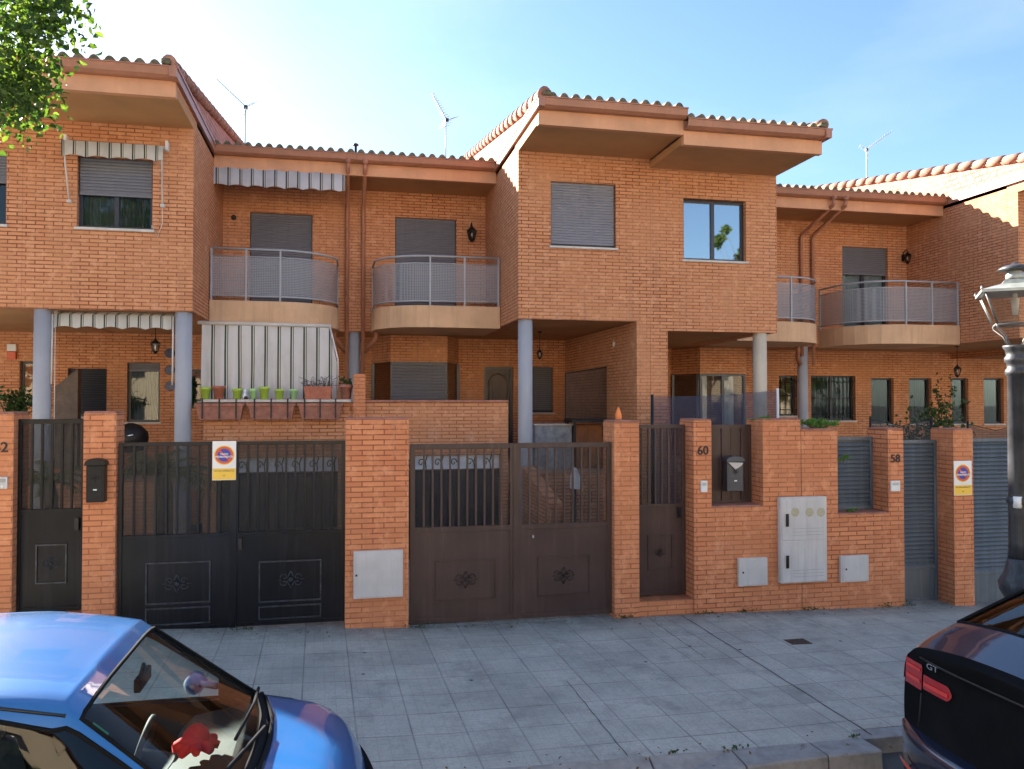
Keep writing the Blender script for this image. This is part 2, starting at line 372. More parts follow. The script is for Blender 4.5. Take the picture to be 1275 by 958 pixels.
# ------------------------------------------------------------------ world and sun
sun_dir = Vector((-.78, 1, .60)).normalized()
SUN_EL = math.asin(sun_dir.z); SUN_AZ = math.atan2(sun_dir.x, sun_dir.y)
w = bpy.data.worlds.new('World'); S.world = w; w.use_nodes = True
wn = w.node_tree; bg = wn.nodes['Background']; bg.inputs[1].default_value = .05
sky = wn.nodes.new('ShaderNodeTexSky'); sky.sky_type = 'NISHITA'; sky.sun_disc = False
sky.sun_elevation = SUN_EL; sky.sun_rotation = SUN_AZ; sky.dust_density = .7; sky.air_density = 1.0; sky.ozone_density = 4.0
tc = wn.nodes.new('ShaderNodeTexCoord')
mp = wn.nodes.new('ShaderNodeMapping'); mp.inputs['Scale'].default_value = (1.0, 1.0, 2.6); mp.inputs['Location'].default_value = (3.1, .4, 0); wn.links.new(tc.outputs['Generated'], mp.inputs[0])
cl = noi(wn, mp.outputs[0], 1.15, 7, .55)
clm = ramp(wn, cl, .42, .74)
wisp = mix(wn, clm, (0, 0, 0), (.3, .3, .3))
skc = mix(wn, wisp, sky.outputs[0], (5.2, 5.4, 5.8))
wn.links.new(skc, bg.inputs[0])
sl = bpy.data.lights.new('sun', 'SUN'); sl.energy = 5.0; sl.angle = R(.5); sl.color = (1, .93, .82)
so = bpy.data.objects.new('sun', sl); COL.objects.link(so); so.rotation_euler = sun_dir.to_track_quat('Z', 'Y').to_euler(); so.location = (-20, 30, 20)
vs = S.view_settings; S.display_settings.display_device = 'sRGB'; vs.view_transform = 'Standard'; vs.look = 'None'; vs.gamma = 1; vs.exposure = 2.68
S.cycles.max_bounces = 8; S.cycles.transparent_max_bounces = 16; S.cycles.use_denoising = True
# ------------------------------------------------------------------ ground, road, pavement, kerb
KY0, KY1 = 5.32, 5.57
xs = [-400] + [p[0] for p in GP] + [400]
mb = MB(); n = len(xs)
mb.add([(x, y, g(x) - .13) for y in (-400, 400) for x in xs], [(i, i + 1, n + i + 1, n + i) for i in range(n - 1)])
structure(mb.build('road', 'asphalt'))
px_ = [x for x in xs if -14 <= x <= 14]
px_ = [-60] + px_ + [60]; px_ = sorted(px_ + [3.95, 3.96])
mb = MB(); n = len(px_)
ed = lambda x: KY1 if x <= 3.95 else 5.72
mb.add([(x, ed(x), g(x)) for x in px_] + [(x, 13.2, g(x)) for x in px_], [(i, i + 1, n + i + 1, n + i) for i in range(n - 1)])
# flat skirt below the edge
mb.add([(x, ed(x), g(x)) for x in px_] + [(x, ed(x), g(x) - .3) for x in px_], [(i, i + 1, n + i + 1, n + i) for i in range(n - 1)])
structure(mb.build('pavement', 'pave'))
def kh(x):  # kerb height over the road, dropped in front of the garages
    if x < 2.35: return .035
    if x < 3.0: return .035 + (x - 2.35) / .65 * .105
    return .14
mb = MB(); x = -14.0
while x < 3.9:
    x1 = min(x + (.9 if x < 2 else .65), 3.95)
    if x1 > 3.8: x1 = 3.95
    a, b = x + .006, x1 - .006
    z = [g(a) - .13 + kh(a), g(b) - .13 + kh(b)]
    vs_ = []
    for xx, zz in ((a, z[0]), (b, z[1])):
        top = g(xx) + .004
        vs_ += [(xx, KY0 - .02, g(xx) - .3), (xx, KY0, zz - .012), (xx, KY0 + .015, zz), (xx, KY1 + .0, top), (xx, KY1, g(xx) - .3)]
    mb.add(vs_, [(0, 1, 6, 5), (1, 2, 7, 6), (2, 3, 8, 7), (3, 4, 9, 8), (4, 3, 2, 1, 0), (5, 6, 7, 8, 9)])
    x = x1
# return stone and set-back kerb past the corner
x = 3.95
while x < 14:
    a, b = x + .004, x + .896; mb.add([(a, 5.56, g(a) - .3), (b, 5.56, g(b) - .3), (b, 5.7195, g(b) - .3), (a, 5.7195, g(a) - .3), (a, 5.56, g(a) - .006), (b, 5.56, g(b) - .006), (b, 5.7195, g(b) - .001), (a, 5.7195, g(a) - .001)], [(3, 2, 1, 0), (4, 5, 6, 7), (0, 1, 5, 4), (1, 2, 6, 5), (2, 3, 7, 6), (3, 0, 4, 7)]); x += .9
structure(mb.build('kerb', 'kerb', bevel=.006))
X_, _ = at(990, 795, 8.2); d = MB()
dx, dy = aX(990, 8.0, 795), 7.95
d.box(dx - .12, dx + .12, dy - .09, dy + .09, g(dx) - .02, g(dx) + .005)
for i in range(5): d.box(dx - .10, dx + .10, dy - .075 + i * .034, dy - .06 + i * .034, g(dx) + .005, g(dx) + .009)
dr = d.build('drain_cover', 'rust'); tag(dr, 'small square rusty drain cover set in the pavement', 'drain cover')
# ------------------------------------------------------------------ houses
BY, RY, GY, BACK = 13.0, 16.1, 17.5, 24.0
Z0, ZS, ZG, ZT = 3.97, 6.78, 7.11, 7.12      # underside of upper floor, soffit, gutter top, tile level
FASC_B, GUT_B = 11.6, 11.4
FASC_R, GUT_R = 14.95, 14.75
SLOPE = .17
def shutter_mb(x0, x1, z0, z1, y, pitch=.045):
    mb = MB(); n = max(2, int((z1 - z0) / pitch)); h = (z1 - z0) / n; vs = []; 
    for i in range(n):
        z = z0 + i * h
        for zz, yy in ((z, y), (z + h * .12, y - .010), (z + h * .5, y - .015), (z + h * .9, y - .010), (z + h * .999, y)): vs.append((zz, yy))
    V = [(x0, b, a) for a, b in vs] + [(x1, b, a) for a, b in vs]; k = len(vs)
    mb.add(V, [(i, i + 1, k + i + 1, k + i) for i in range(k - 1)]); return mb
def window(par, x0, x1, z0, z1, Y, sh=0, panes=2, shm='shutter', glass='glass', curtain=None, bars=False, sill=True, label=None, name='window', inset=.10):
    f = MB(); t = .05; y0, y1 = Y + inset, Y + inset + .06
    f.box(x0, x0 + t, y0, y1, z0, z1).box(x1 - t, x1, y0, y1, z0, z1).box(x0 + t, x1 - t, y0, y1, z0, z0 + t).box(x0 + t, x1 - t, y0, y1, z1 - t, z1)
    for i in range(1, panes):
        c = x0 + (x1 - x0) * i / panes; f.box(c - .03, c + .03, y0 - .008, y1 - .004, z0 + t, z1 - t)
    o = f.build(name, 'frame', par)
    if label: o['label'] = label
    zt = z1 - (z1 - z0 - t) * sh
    if sh < .99:
        MB().box(x0 + t, x1 - t, y0 + .025, y0 + .03, z0 + t, z1 - t).build('pane', glass, o)
        if curtain:
            c = MB(); nn = 60; V = []
            for i in range(nn + 1):
                x = x0 + .02 + (x1 - x0 - .04) * i / nn; yy = Y + inset + .11 + .03 * math.sin(i * 1.15) + .012 * math.sin(i * 2.7)
                V += [(x, yy, z0), (x, yy, z1)]
            c.add(V, [(2 * i, 2 * i + 2, 2 * i + 3, 2 * i + 1) for i in range(nn)], True); c.build('curtain', curtain, o)
    if sh > 0:
        shutter_mb(x0 + .02, x1 - .02, zt, z1, Y + inset - .03).build('roller_shutter', shm, o)
        if sh < .99: MB().box(x0 + .02, x1 - .02, Y + inset - .05, Y + inset - .01, zt - .035, zt).build('shutter_rail', 'shutter', o)
    if bars:
        b = MB(); k = max(3, int((x1 - x0) / .12))
        for i in range(k + 1):
            xx = x0 + .02 + (x1 - x0 - .04) * i / k; b.tube([(xx, Y - .02, z0 + .01), (xx, Y - .02, z1 - .01)], .008, 6)
        for zz in (z0 + .15, (z0 + z1) / 2, z1 - .15): b.tube([(x0 + .005, Y - .02, zz), (x1 - .005, Y - .02, zz)], .009, 6)
        b.build('grille', 'iron', o)
    if sill: MB().box(x0 - .03, x1 + .03, Y - .04, Y + .16, z0 - .035, z0 + .002).build('sill', 'sill', par, bevel=.004)
    return o
ends = []
def tiles(mb, mb2, x0, x1, ye, yr, z, slope):
    P = .18; V = []; n = 0; x = x0
    xs = []
    k = round((x1 - x0) / P); P = (x1 - x0) / k
    for i in range(k):
        for a in range(10):
            ph = a / 10; hgt = .058 * math.sin(math.pi * ph / .7) ** .7 if ph < .7 else -.012 * math.sin(math.pi * (ph - .7) / .3)
            xs.append((x0 + (i + ph) * P, hgt))
    xs.append((x1, 0)); n = len(xs)
    rows = []
    y = ye; r = 0
    while y < yr - .01:
        y2 = min(yr, y + .38); rows.append((y, .022)); rows.append((y2 - .001, 0)); y = y2
    jit = [random.uniform(-.012, .012) for _ in range(k + 1)]
    for j, (yy, up) in enumerate(rows):
        for i, (xx, h) in enumerate(xs):
            V.append((xx, yy + (jit[i // 10] * 1.6 if j == 0 else 0), z + (yy - ye) * slope + h + up + jit[i // 10] * .5))
    F = [(j * n + i, j * n + i + 1, (j + 1) * n + i + 1, (j + 1) * n + i) for j in range(len(rows) - 1) for i in range(n - 1)]
    ends.append(None)
    o = len(V)   # clay thickness at the eave
    V += [(xx, ye + jit[i // 10] * 1.6, z + h * .62 - .02 + .0 + jit[i // 10] * .5) for i, (xx, h) in enumerate(xs)]
    mb.add(V[:o], F, False); mb2.add(V[:n] + V[o:], [(n + i, n + i + 1, i + 1, i) for i in range(n - 1)]); return mb
def gutter(mb, p0, p1, out, z):
    "box gutter with rolled lip along p0-p1 (plan), out = outward plan direction"
    p0 = Vector((*p0, 0)); p1 = Vector((*p1, 0)); o = Vector((*out, 0))
    prof = [(0, 0), (0, -.14), (.10, -.145), (.155, -.11), (.185, -.02), (.20, -.015), (.20, 0), (.18, .002), (.15, -.10), (.1, -.125), (.015, -.12), (.015, 0)]
    V = []
    for p in (p0, p1):
        for a, b in prof: V.append(tuple(p + o * a + Vector((0, 0, z + b))))
    n = len(prof); mb.add(V, [(i, (i + 1) % n, n + (i + 1) % n, n + i) for i in range(n)] + [tuple(range(n)), tuple(range(n, 2 * n))]); return mb
def house(label, bay, rec, dz, bay_win, rec_door, gf_holes, full_bay=True):
    """bay=(x0,x1) rec=(x0,x1): one half of the front projects, the other holds the balcony"""
    x0, x1 = min(bay[0], rec[0]), max(bay[1], rec[1])
    H = thing('terraced_house', label, 'house', ((x0 + x1) / 2, BY, g((x0 + x1) / 2)))
    bay_left = bay[0] < rec[0]
    sx = bay[1] if bay_left else bay[0]                       # plane of the bay's side wall
    sgn = 1 if bay_left else -1                               # outward direction of that side
    e = .0015
    W = MB()
    W.panel(bay[0] + e, bay[1] - e, Z0 + dz, ZS + dz, BY, BY + .25, bay_win)
    W.box(sx, sx - sgn * .25, BY + .252, RY, Z0 + dz, ZS + dz + .3)
    W.panel(rec[0] + e, rec[1] - e, Z0 + dz, ZS + dz, RY + .002, RY + .25, rec_door)
    W.panel(x0 + e, x1 - e, g(x0) - .2, Z0 + dz + .1, GY, GY + .25, gf_holes)
    for xx in (x0 + .002, x1 - .122): W.box(xx, xx + .12, BY + .254 if (xx < bay[1] and xx + .1 > bay[0]) else RY + .3, BACK, Z0 + dz, ZS + dz + .1)
    W.box(x0 + e, x1 - e, BACK, BACK + .25, 0, ZS + dz + 1)
    W.build('wall', 'brick', H)
    C = MB()
    C.box(bay[0] + .004, bay[1] - .004, BY + .02, GY + .0, Z0 + dz + .012, Z0 + dz + .2) if full_bay else None
    C.box(rec[0] + .004, rec[1] - .004, RY + .004, GY, Z0 + dz + .01, Z0 + dz + .2)
    C.build('porch_ceiling', 'soffit', H)
    # floors and roof deck keep daylight out
    D = MB().box(x0 + .003, x1 - .003, RY + .27, BACK, ZS + dz + .12, ZS + dz + .2).box(x0 + .003, x1 - .003, GY + .27, BACK, Z0 + dz + .1, Z0 + dz + .3)
    D.build('ceiling_slab', 'soffit', H)
    # eaves
    E = MB()
    E.box(bay[0] + e, bay[1] - e, FASC_B + .1, BY + .3, ZS + dz, ZS + dz + .12).build('soffit', 'soffit', H); E = MB()
    E.box(rec[0] + e, rec[1] - e, FASC_R + .1, RY + .3, ZS + dz + .001, ZS + dz + .12)
    E.build('soffit', 'soffit', H)
    F = MB()
    F.box(bay[0] + e, bay[1] - e, FASC_B, FASC_B + .1, ZS + dz - .03, ZS + dz + .19)
    F.box(rec[0] + e, rec[1] - e, FASC_R, FASC_R + .1, ZS + dz - .03, ZS + dz + .19)
    F.box(sx + sgn * .0, sx - sgn * .1, FASC_B + .1, FASC_R + .1, ZS + dz + .122, ZS + dz + .3)
    F.build('fascia', 'fascia', H)
    G = MB()
    ex = sx + sgn * .02
    gutter(G, (bay[0] + e, FASC_B) if not bay_left else (bay[0] + e, FASC_B), (bay[1] - e, FASC_B), (0, -1), ZG + dz)
    gutter(G, (rec[0] + e, FASC_R), (rec[1] - e, FASC_R), (0, -1), ZG + dz)
    G.box(sx + sgn * .05, sx - sgn * .05, GUT_B - .0, FASC_R - .02, ZG + dz - .15, ZG + dz)
    G.box(sx + sgn * .065, sx + sgn * .045, GUT_B - .0, FASC_R - .02, ZG + dz - .03, ZG + dz + .004)
    G.build('gutter', 'gutter', H)
    T = MB(); TE = MB()
    bx0, bx1 = (bay[0] + e, sx - .12) if bay_left else (sx + .12, bay[1] - e)
    TE2 = MB(); tiles(T, TE2, bx0, bx1, GUT_B + .06, BACK + .2, ZT + dz, SLOPE)
    tiles(T, TE, rec[0] + e, rec[1] - e, GUT_R + .06, BACK + .2, ZT + dz, SLOPE)
    rf_ = T.build('roof', 'tile', H); TE2.build('tile_ends', 'moss_shade', rf_); TE.build('tile_ends', 'moss_shade', rf_)
    # tiled cheek between the two roof levels with a row of coping tiles
    K = MB(); za = lambda y: ZG + dz + .05 + (y - GUT_B) * SLOPE
    ya, yb = GUT_B + .05, BACK
    K.add([(sx + sgn * .03, ya, ZG + dz - .02), (sx + sgn * .03, FASC_R, ZG + dz - .02), (sx + sgn * .03, yb, ZT + dz + (yb - GUT_R) * SLOPE - .1), (sx - sgn * .08, yb, za(yb)), (sx - sgn * .08, ya, za(ya)),
           (sx - sgn * .14, ya, ZG + dz - .02), (sx - sgn * .14, FASC_R, ZG + dz - .02), (sx - sgn * .14, yb, ZT + dz + (yb - GUT_R) * SLOPE - .1), (sx - sgn * .14, yb, za(yb)), (sx - sgn * .14, ya, za(ya))],
          [(0, 1, 2, 3, 4), (9, 8, 7, 6, 5), (0, 4, 9, 5), (4, 3, 8, 9), (3, 2, 7, 8), (2, 1, 6, 7), (1, 0, 5, 6)])
    K.build('roof_cheek', 'cheek', H)
    Q = MB(); y = ya
    while y < yb:
        a, b = za(y) + .035, za(y + .42) + .015; c = sx - sgn * .06
        Q.tube([(c, y, a - .02), (c, y + .42, b - .02)], [.09, .082], 10); y += .38
    Q.build('coping_tile', 'tile', H)
    e2 = MB(); yy = GUT_B - .02
    e2.box(sx - sgn * .03, sx - sgn * .15, yy, yy + .2, ZG + dz + .01, ZG + dz + .09)
    e2.build('corner_tile', 'moss_shade', H, bevel=.02)
    return H
PB0, PR1, PB2, PR3, PB4 = -4.6, .27, 5.2, 10.12, 15.03
XL, XR, XL2, XR2 = -2.23, 2.87, 7.6, 12.7
def rect(pa, ya, pb, yb, Y):
    cy = (ya + yb) / 2; ax_, bx_ = aX(pa, Y, cy), aX(pb, Y, cy); cx = (pa + pb) / 2
    return (ax_, bx_, aZ(cx, yb, Y), aZ(cx, ya, Y))
# measured openings
w62 = rect(96, 197, 190, 285, BY); wL = (-5.9, aX(8, BY, 240), aZ(4, 280, BY), aZ(4, 190, BY))
d62 = rect(311, 266, 389, 380, RY); d62 = (d62[0], d62[1], Z0 + .38, d62[3])
d60 = rect(492, 272, 568, 385, RY); d60 = (d60[0], d60[1], Z0 + .38, d60[3])
w60 = rect(686, 228, 767, 308, BY); w58 = rect(851, 249, 929, 325, BY)
d58 = (aX(968, RY), aX(985, RY), Z0 + .25, 6.1); d58 = (8.0, 9.1, Z0 + .2, 5.75)
d56 = rect(1049, 308, 1106, 410, RY); d56 = (d56[0], d56[1], Z0 + .23, d56[3])
g62a = rect(84, 459, 134, 519, GY); g62a = (g62a[0], PB0 - .02, g62a[2], g62a[3]); g62b = rect(158, 452, 199, 526, GY); g62c = rect(222, 460, 252, 500, GY)
g62l = rect(24, 450, 42, 505, GY)
g60a = rect(463, 453, 571, 505, GY); g60b = rect(603, 457, 639, 530, GY); g60b = (g60b[0], g60b[1], 1.36, g60b[3]); g60c = rect(663, 457, 689, 514, GY)
g58a = rect(836, 467, 925, 535, GY); g58b = rect(970, 468, 990, 518, GY); g58c = rect(1010, 468, 1065, 524, GY)
g56 = [rect(a, 471, b, 528, GY) for a, b in ((1085, 1113), (1132, 1160), (1177, 1206), (1225, 1250))]
g56[2] = (PB4 + .03, g56[2][1], g56[2][2], g56[2][3]); g58b = (max(g58b[0], PR3 + .03), g58b[1] + .05, g58b[2], g58b[3])
H0 = house('neighbouring brick house cut off at the left edge, behind the green branches', (-6.96, PB0), (-9.5, -6.96), .0, [wL], [], [g62a, g62l])
H1 = house('orange brick terraced house with striped awnings and pots on its parapet, number 62', (PB0, XL), (XL, PR1), 0, [w62], [d62], [g62b, g62c])
H2 = house('orange brick terraced house above the brown garage gate, grey shutters closed, number 60', (XR, PB2), (PR1, XR), 0, [w60], [d60], [g60a, g60b, g60c])
DZ = -.15
H3 = house('orange brick terraced house with pale column and mirrored window behind blue netting', (PB2, XL2), (XL2, PR3), DZ, [w58], [d58], [g58a])
gg = [h for h in g56]
H4 = house('orange brick terraced house at the right with curtained balcony door behind the lamp', (XR2, PB4), (PR3, XR2), DZ, [(13.4, 14.5, 5.0, 6.0)], [d56], [h for h in g56[:2]] + [g58b, g58c])
H5 = house('farthest brick house on the right, its porch just visible past the lamp post', (PB4, 17.43), (17.43, 19.9), DZ * 2, [(15.6, 16.6, 4.9, 5.9)], [], [g56[2], g56[3]])
window(H5, 15.6, 16.6, 4.9, 5.9, BY, .4)
window(H0, *wL, BY, .4)
window(H1, *w62, BY, .52, 2, label='half shuttered window under the small striped awning', curtain='curtain_g')
window(H1, *d62, RY, 1, 1, sill=False, name='balcony_door')
window(H2, *d60, RY, 1, 1, sill=False, name='balcony_door')
window(H2, *w60, BY, 1, 1, shm='shutter_l')
window(H3, *w58, BY, 0, 2, glass='glass_m', curtain='curtain', label='wide two-pane mirrored window')
window(H3, *d58, RY, .3, 2, sill=False, name='balcony_door')
window(H4, *d56, RY, .32, 2, sill=False, curtain='curtain', name='balcony_door')
window(H4, 13.4, 14.5, 5.0, 6.0, BY, .4)
window(H0, *g62a, GY, 1, 1, shm='frame', sill=True); window(H1, *g62b, GY, .12, 1, curtain='curtain_g'); window(H1, *g62c, GY, 0, 1); window(H0, *g62l, GY, 0, 1, name='door', sill=False)
window(H2, *g60c, GY, 1, 1, bars=False)
window(H4, *g58b, GY, 0, 1, bars=True)
window(H4, *g58c, GY, 0, 2, bars=True, curtain='curtain_g')
for i, h in enumerate(g56): window(H4 if h[0] < PB4 else H5, *h, GY, 0, 1, bars=False, curtain='curtain_g')
# carved entrance door of 60
dd = MB().box(g60b[0], g60b[1], GY + .1, GY + .16, g60b[2], g60b[3]).build('door', 'door', H2)
o = MB(); a, b, c, d_ = g60b; m_ = (a + b) / 2
o.tube([(a + .12, GY + .095, c + .25), (a + .12, GY + .095, d_ - .3), (a + .2, GY + .095, d_ - .2), (m_, GY + .095, d_ - .14), (b - .2, GY + .095, d_ - .2), (b - .12, GY + .095, d_ - .3), (b - .12, GY + .095, c + .25)], .015, 6)
o.box(a + .2, b - .2, GY + .08, GY + .1, c + .3, c + .9).box(a + .2, b - .2, GY + .08, GY + .1, c + 1.0, d_ - .36)
o.build('moulding', 'door', dd)
fr = MB().box(a - .0, a + .06, GY + .04, GY + .1, c, d_).box(b - .06, b, GY + .04, GY + .1, c, d_).box(a + .06, b - .06, GY + .04, GY + .1, d_ - .06, d_); fr.build('door_frame', 'frame', H2)
MB().lathe([(0.0, -.02), (.025, -.015), (.03, 0), (.02, .02), (0, .025)], (b - .1, GY + .07, c + 1.0), 10).build('handle', 'brass', dd)
# projecting shuttered bay windows (ground floor) of 60 and 58
def baywin(H, op, proj, glassy, dz=0):
    a, b, c, d_ = op; a2, b2 = a + .35, b - .35; y = GY - proj
    plan = [(a, GY), (a2, y), (b2, y), (b, GY)]
    top = MB().prism([(p[0], p[1]) for p in plan], 2, d_ , Z0 + dz - .002); top.build('bay_head', 'brick', H)
    bot = MB().prism([(p[0], p[1]) for p in plan], 2, 1.3, c); bot.build('bay_sill_wall', 'brick', H)
    f = MB()
    for p, q in zip(plan, plan[1:]):
        for t in (0, 1):
            pass
    f.box(a2 + .05, b2 - .05, y + .02, y + .07, d_ - .05, d_).box(a2 + .05, b2 - .05, y + .02, y + .07, c, c + .05).box(a2, a2 + .05, y + .02, y + .07, c, d_).box(b2 - .05, b2, y + .02, y + .07, c, d_)
    if glassy: f.box((a2 + b2) / 2 - .03, (a2 + b2) / 2 + .03, y + .02, y + .07, c + .05, d_ - .05)
    fo = f.build('bay_window', 'frame', H)
    for xx in (a + .02, b - .02): MB().box(xx - .03, xx + .03, GY - .06, GY - .003, c, d_).build('mullion', 'frame', fo)
    gl = MB()
    for p, q in zip(plan, plan[1:]): gl.add([(p[0], p[1] + .05, c), (q[0], q[1] + .05, c), (q[0], q[1] + .05, d_), (p[0], p[1] + .05, d_)], [(0, 1, 2, 3)])
    gl.build('pane', 'glass', fo)
    if not glassy: shutter_mb(a2 + .03, b2 - .03, c, d_ - .02, y + .03, .06).build('roller_shutter', 'shutter', fo)
    else:
        for cx0, cx1 in ((a2, a2 + .25), (a2 + .65, b2 - .2)):
            cu = MB(); V = []
            for i in range(31):
                x = cx0 + (cx1 - cx0) * i / 30; V += [(x, y + .2 + .03 * math.sin(i * 1.3), c), (x, y + .2 + .03 * math.sin(i * 1.3), d_)]
            cu.add(V, [(2 * i, 2 * i + 2, 2 * i + 3, 2 * i + 1) for i in range(30)], True); cu.build('curtain', 'curtain', fo)
baywin(H2, g60a, .8, False); baywin(H3, g58a, .8, True, DZ)
# columns
def column(H, x, y, top, base, r=.122, mat='column'):
    MB().lathe([(r, base), (r, top)], (x, y, 0), 28).build('column', mat, H)
column(H1, aX(53, BY + .14, 450), BY + .14, Z0 - .001, .2); column(H1, aX(228.5, BY + .14, 450), BY + .14, Z0 - .001, .1)
column(H2, aX(654, BY + .14, 450), BY + .14, Z0 - .001, 0)
column(H3, aX(946, BY + .14, 450), BY + .14, Z0 + DZ - .001, 0, mat='column_b')
column(H1, PR1 - .02, 16.24, Z0 + .009, 1.3, r=.115)
column(H4, PR3 - .01, 16.24, Z0 + DZ + .009, 1.0, r=.115)
# brick pier under the joint of 60 and 58 and the long side wall behind it
pa, pb, pm = aX(793, BY, 450), aX(831.5, BY, 450), aX(811, BY, 420)
MB().box(pa, PB2 - .003, BY + .001, GY - .002, -.1, Z0 - .001).build('pier', 'brick', H2)
MB().box(PB2 + .003, pb, BY + .003, BY + 1.0, -.1, Z0 + DZ - .001).build('pier', 'brick', H3)
for H, x, dzz in ((H2, PB2, 0),): MB().box(x - .004, x + .004, BY - .004, BY, Z0 - .15, ZS).build('movement_joint', 'gutter', H)
# balconies
def balcony(H, x0, x1, rnd, dz, label=None):
    yf = 14.5; r = 1.0; pts = []
    if rnd == 'R':
        pts = [(x0, RY), (x0, yf), (x1 - r, yf)] + [(x1 - r + r * math.sin(a), yf + r - r * math.cos(a)) for a in [R(15 * k) for k in range(1, 7)]] + [(x1, RY)]
    else:
        pts = [(x0, RY)] + [(x0 + r - r * math.cos(a), yf + r - r * math.sin(a)) for a in [R(15 * k) for k in range(0, 6)]] + [(x0 + r, yf), (x1, yf), (x1, RY)]
    B = MB().prism(pts, 2, Z0 + dz - .03, Z0 + dz + .37).build('balcony', 'slab', H, bevel=.008)
    if label: B['label'] = label
    ctr = Vector(((x0 + x1) / 2, RY, 0)); ins = []
    path = pts[1:] if rnd == 'R' else pts[:-1]
    for p in path:
        q = Vector((*p, 0)); dxx = .03 if (abs(p[0] - x0) < 1e-3) else (-.03 if abs(p[0] - x1) < 1e-3 else 0)
        ins.append((p[0] + dxx, p[1] + (.03 if p[1] < RY - .01 else 0)))
    zt, zm, zb = Z0 + dz + 1.27, Z0 + dz + 1.14, Z0 + dz + .45
    rl = MB(); rl.tube([(a, b, zt) for a, b in ins], .02, 8); rl.tube([(a, b, zm) for a, b in ins], .012, 6); rl.tube([(a, b, zb) for a, b in ins], .014, 6)
    # posts along the straight front and at the ends
    fr_ = sorted({x0 + .03, x1 - .03} if False else set())
    strx = (x0 + .03, x1 - r) if rnd == 'R' else (x0 + r, x1 - .03)
    n = 2; 
    for i in range(n + 1):
        xx = strx[0] + (strx[1] - strx[0]) * i / n; rl.box(xx - .015, xx + .015, yf + .01, yf + .05, Z0 + dz + .36, zt)
    ex = ins[-1] if rnd == 'R' else ins[0]; rl.box(ex[0] - .015, ex[0] + .015, RY - .05, RY - .005, Z0 + dz + .36, zt)
    rl.build('railing', 'rail', B)
    sh = MB(); V = []
    for a, b in ins: V += [(a, b, zb), (a, b, zm)]
    sh.add(V, [(2 * i, 2 * i + 2, 2 * i + 3, 2 * i + 1) for i in range(len(ins) - 1)], True); sh.build('perforated_sheet', 'perf', B)
    return B
balcony(H1, XL + .01, -.05, 'R', 0); balcony(H2, .57, XR - .01, 'L', 0)
balcony(H3, XL2 + .01, PR3 - .32, 'R', DZ); balcony(H4, PR3 + .3, XR2 - .01, 'L', DZ)
# downpipes
for H, x, dz, lo in ((H1, .10, 0, 2.2), (H2, .41, 0, 2.3), (H3, PR3 - .14, DZ, 3.6), (H4, PR3 + .14, DZ, 3.4)):
    p = MB().tube([(x, GUT_R + .08, ZG + dz - .14), (x, GUT_R + .1, ZG + dz - .28), (x, RY - .1, 6.45 + dz), (x, RY - .055, 6.36 + dz), (x, RY - .055, lo)], .04, 10)
    for zz in (5.9, 4.6): p.tube([(x, RY - .055, zz + dz), (x, RY - .055, zz + .05 + dz)], .05, 10)
    p.tube([(x - .0, GUT_R + .08, ZG + dz - .18), (x, GUT_R + .08, ZG + dz - .1)], .055, 10)
    p.build('downpipe', 'gutter', H)
for H, x, dz in ((H1, .10, 0), (H2, .41, 0), (H3, PR3 - .14, DZ)):   # soil pipe elbows under the slab
    s_ = -1 if H is not H2 else 1
    MB().tube([(x + s_ * .25, 15.8, Z0 + dz - .03), (x + s_ * .25, 15.8, Z0 + dz - .14), (x + s_ * .18, 15.95, Z0 + dz - .22), (x + s_ * .02, 16.1, Z0 + dz - .4)], .05, 10).build('drain_elbow', 'gutter', H)
# terrace fronts with garages below
def terrace(H, x0, x1, ztop, gx0=None, gx1=None, cap=True):
    holes = [(gx0, gx1, -.2, 1.72)] if gx0 is not None else []
    MB().panel(x0, x1, g(x0) - .2, ztop, 13.2, 13.4, holes).build('parapet', 'brick', H)
    if cap: MB().box(x0 - .02, x1, 13.16, 13.44, ztop + .001, ztop + .035).build('coping', 'terra_d', H, bevel=.005)
    MB().box(x0, x1, 13.41, GY - .003, 1.2, 1.35).build('terrace_floor', 'slab', H)
    if gx0 is not None:
        dgm = MB().box(gx0, gx1, 13.3, 13.34, -.1, 1.46)
        for i in range(int((gx1 - gx0) / .2)): dgm.box(gx0 + i * .2, gx0 + i * .2 + .01, 13.29, 13.3, -.1, 1.46)
        gd = dgm.build('garage_door', 'darkroom', H)
        MB().box(gx0, gx1, 13.29, 13.33, 1.48, 1.70).build('window_strip', 'stone', gd)
        ir = MB(); x = gx0 + .1
        while x < gx1 - .1:
            s_ = 1
            pts = [(x + .055 * math.cos(t) * (1 - t / 9), 13.27, 1.59 + .07 * math.sin(t) * (1 - t / 9)) for t in [k * .5 for k in range(14)]]
            ir.tube(pts, .008, 5); ir.tube([(x + .085, 13.27, 1.48), (x + .07, 13.27, 1.6), (x + .1, 13.27, 1.7)], .009, 5); x += .27
        ir.build('scrollwork', 'iron', gd)
terrace(H1, XL + .14, PR1 - .003, 2.585, -1.9, -.05, False)
terrace(H2, PR1 + .003, 2.74, 2.585, .65, 2.6)
MB().box(2.9, pa - .01, 13.2, 13.4, -.1, 1.37).build('patio_front', 'brick', H2)
MB().box(2.745, pa - .01, 13.41, GY - .003, 1.2, 1.351).build('patio_floor', 'slab', H2)
MB().box(PB0 + .01, XL - .25, 13.2, 13.4, 0, 1.37).build('patio_front', 'brick', H1)
MB().box(PB0 + .01, XL + .13, 13.41, GY - .003, 1.2, 1.351).build('patio_floor', 'slab', H1)
MB().box(pb + .01, PR3 - .003, 13.2, 13.4, -.2, 1.37).build('patio_front', 'brick', H3)
MB().box(pb + .01, PR3 - .003, 13.41, GY - .003, 1.2, 1.351).build('patio_floor', 'slab', H3)
MB().box(PR3 + .003, PB4, 13.2, 13.4, -.3, 1.37).build('patio_front', 'brick', H4)
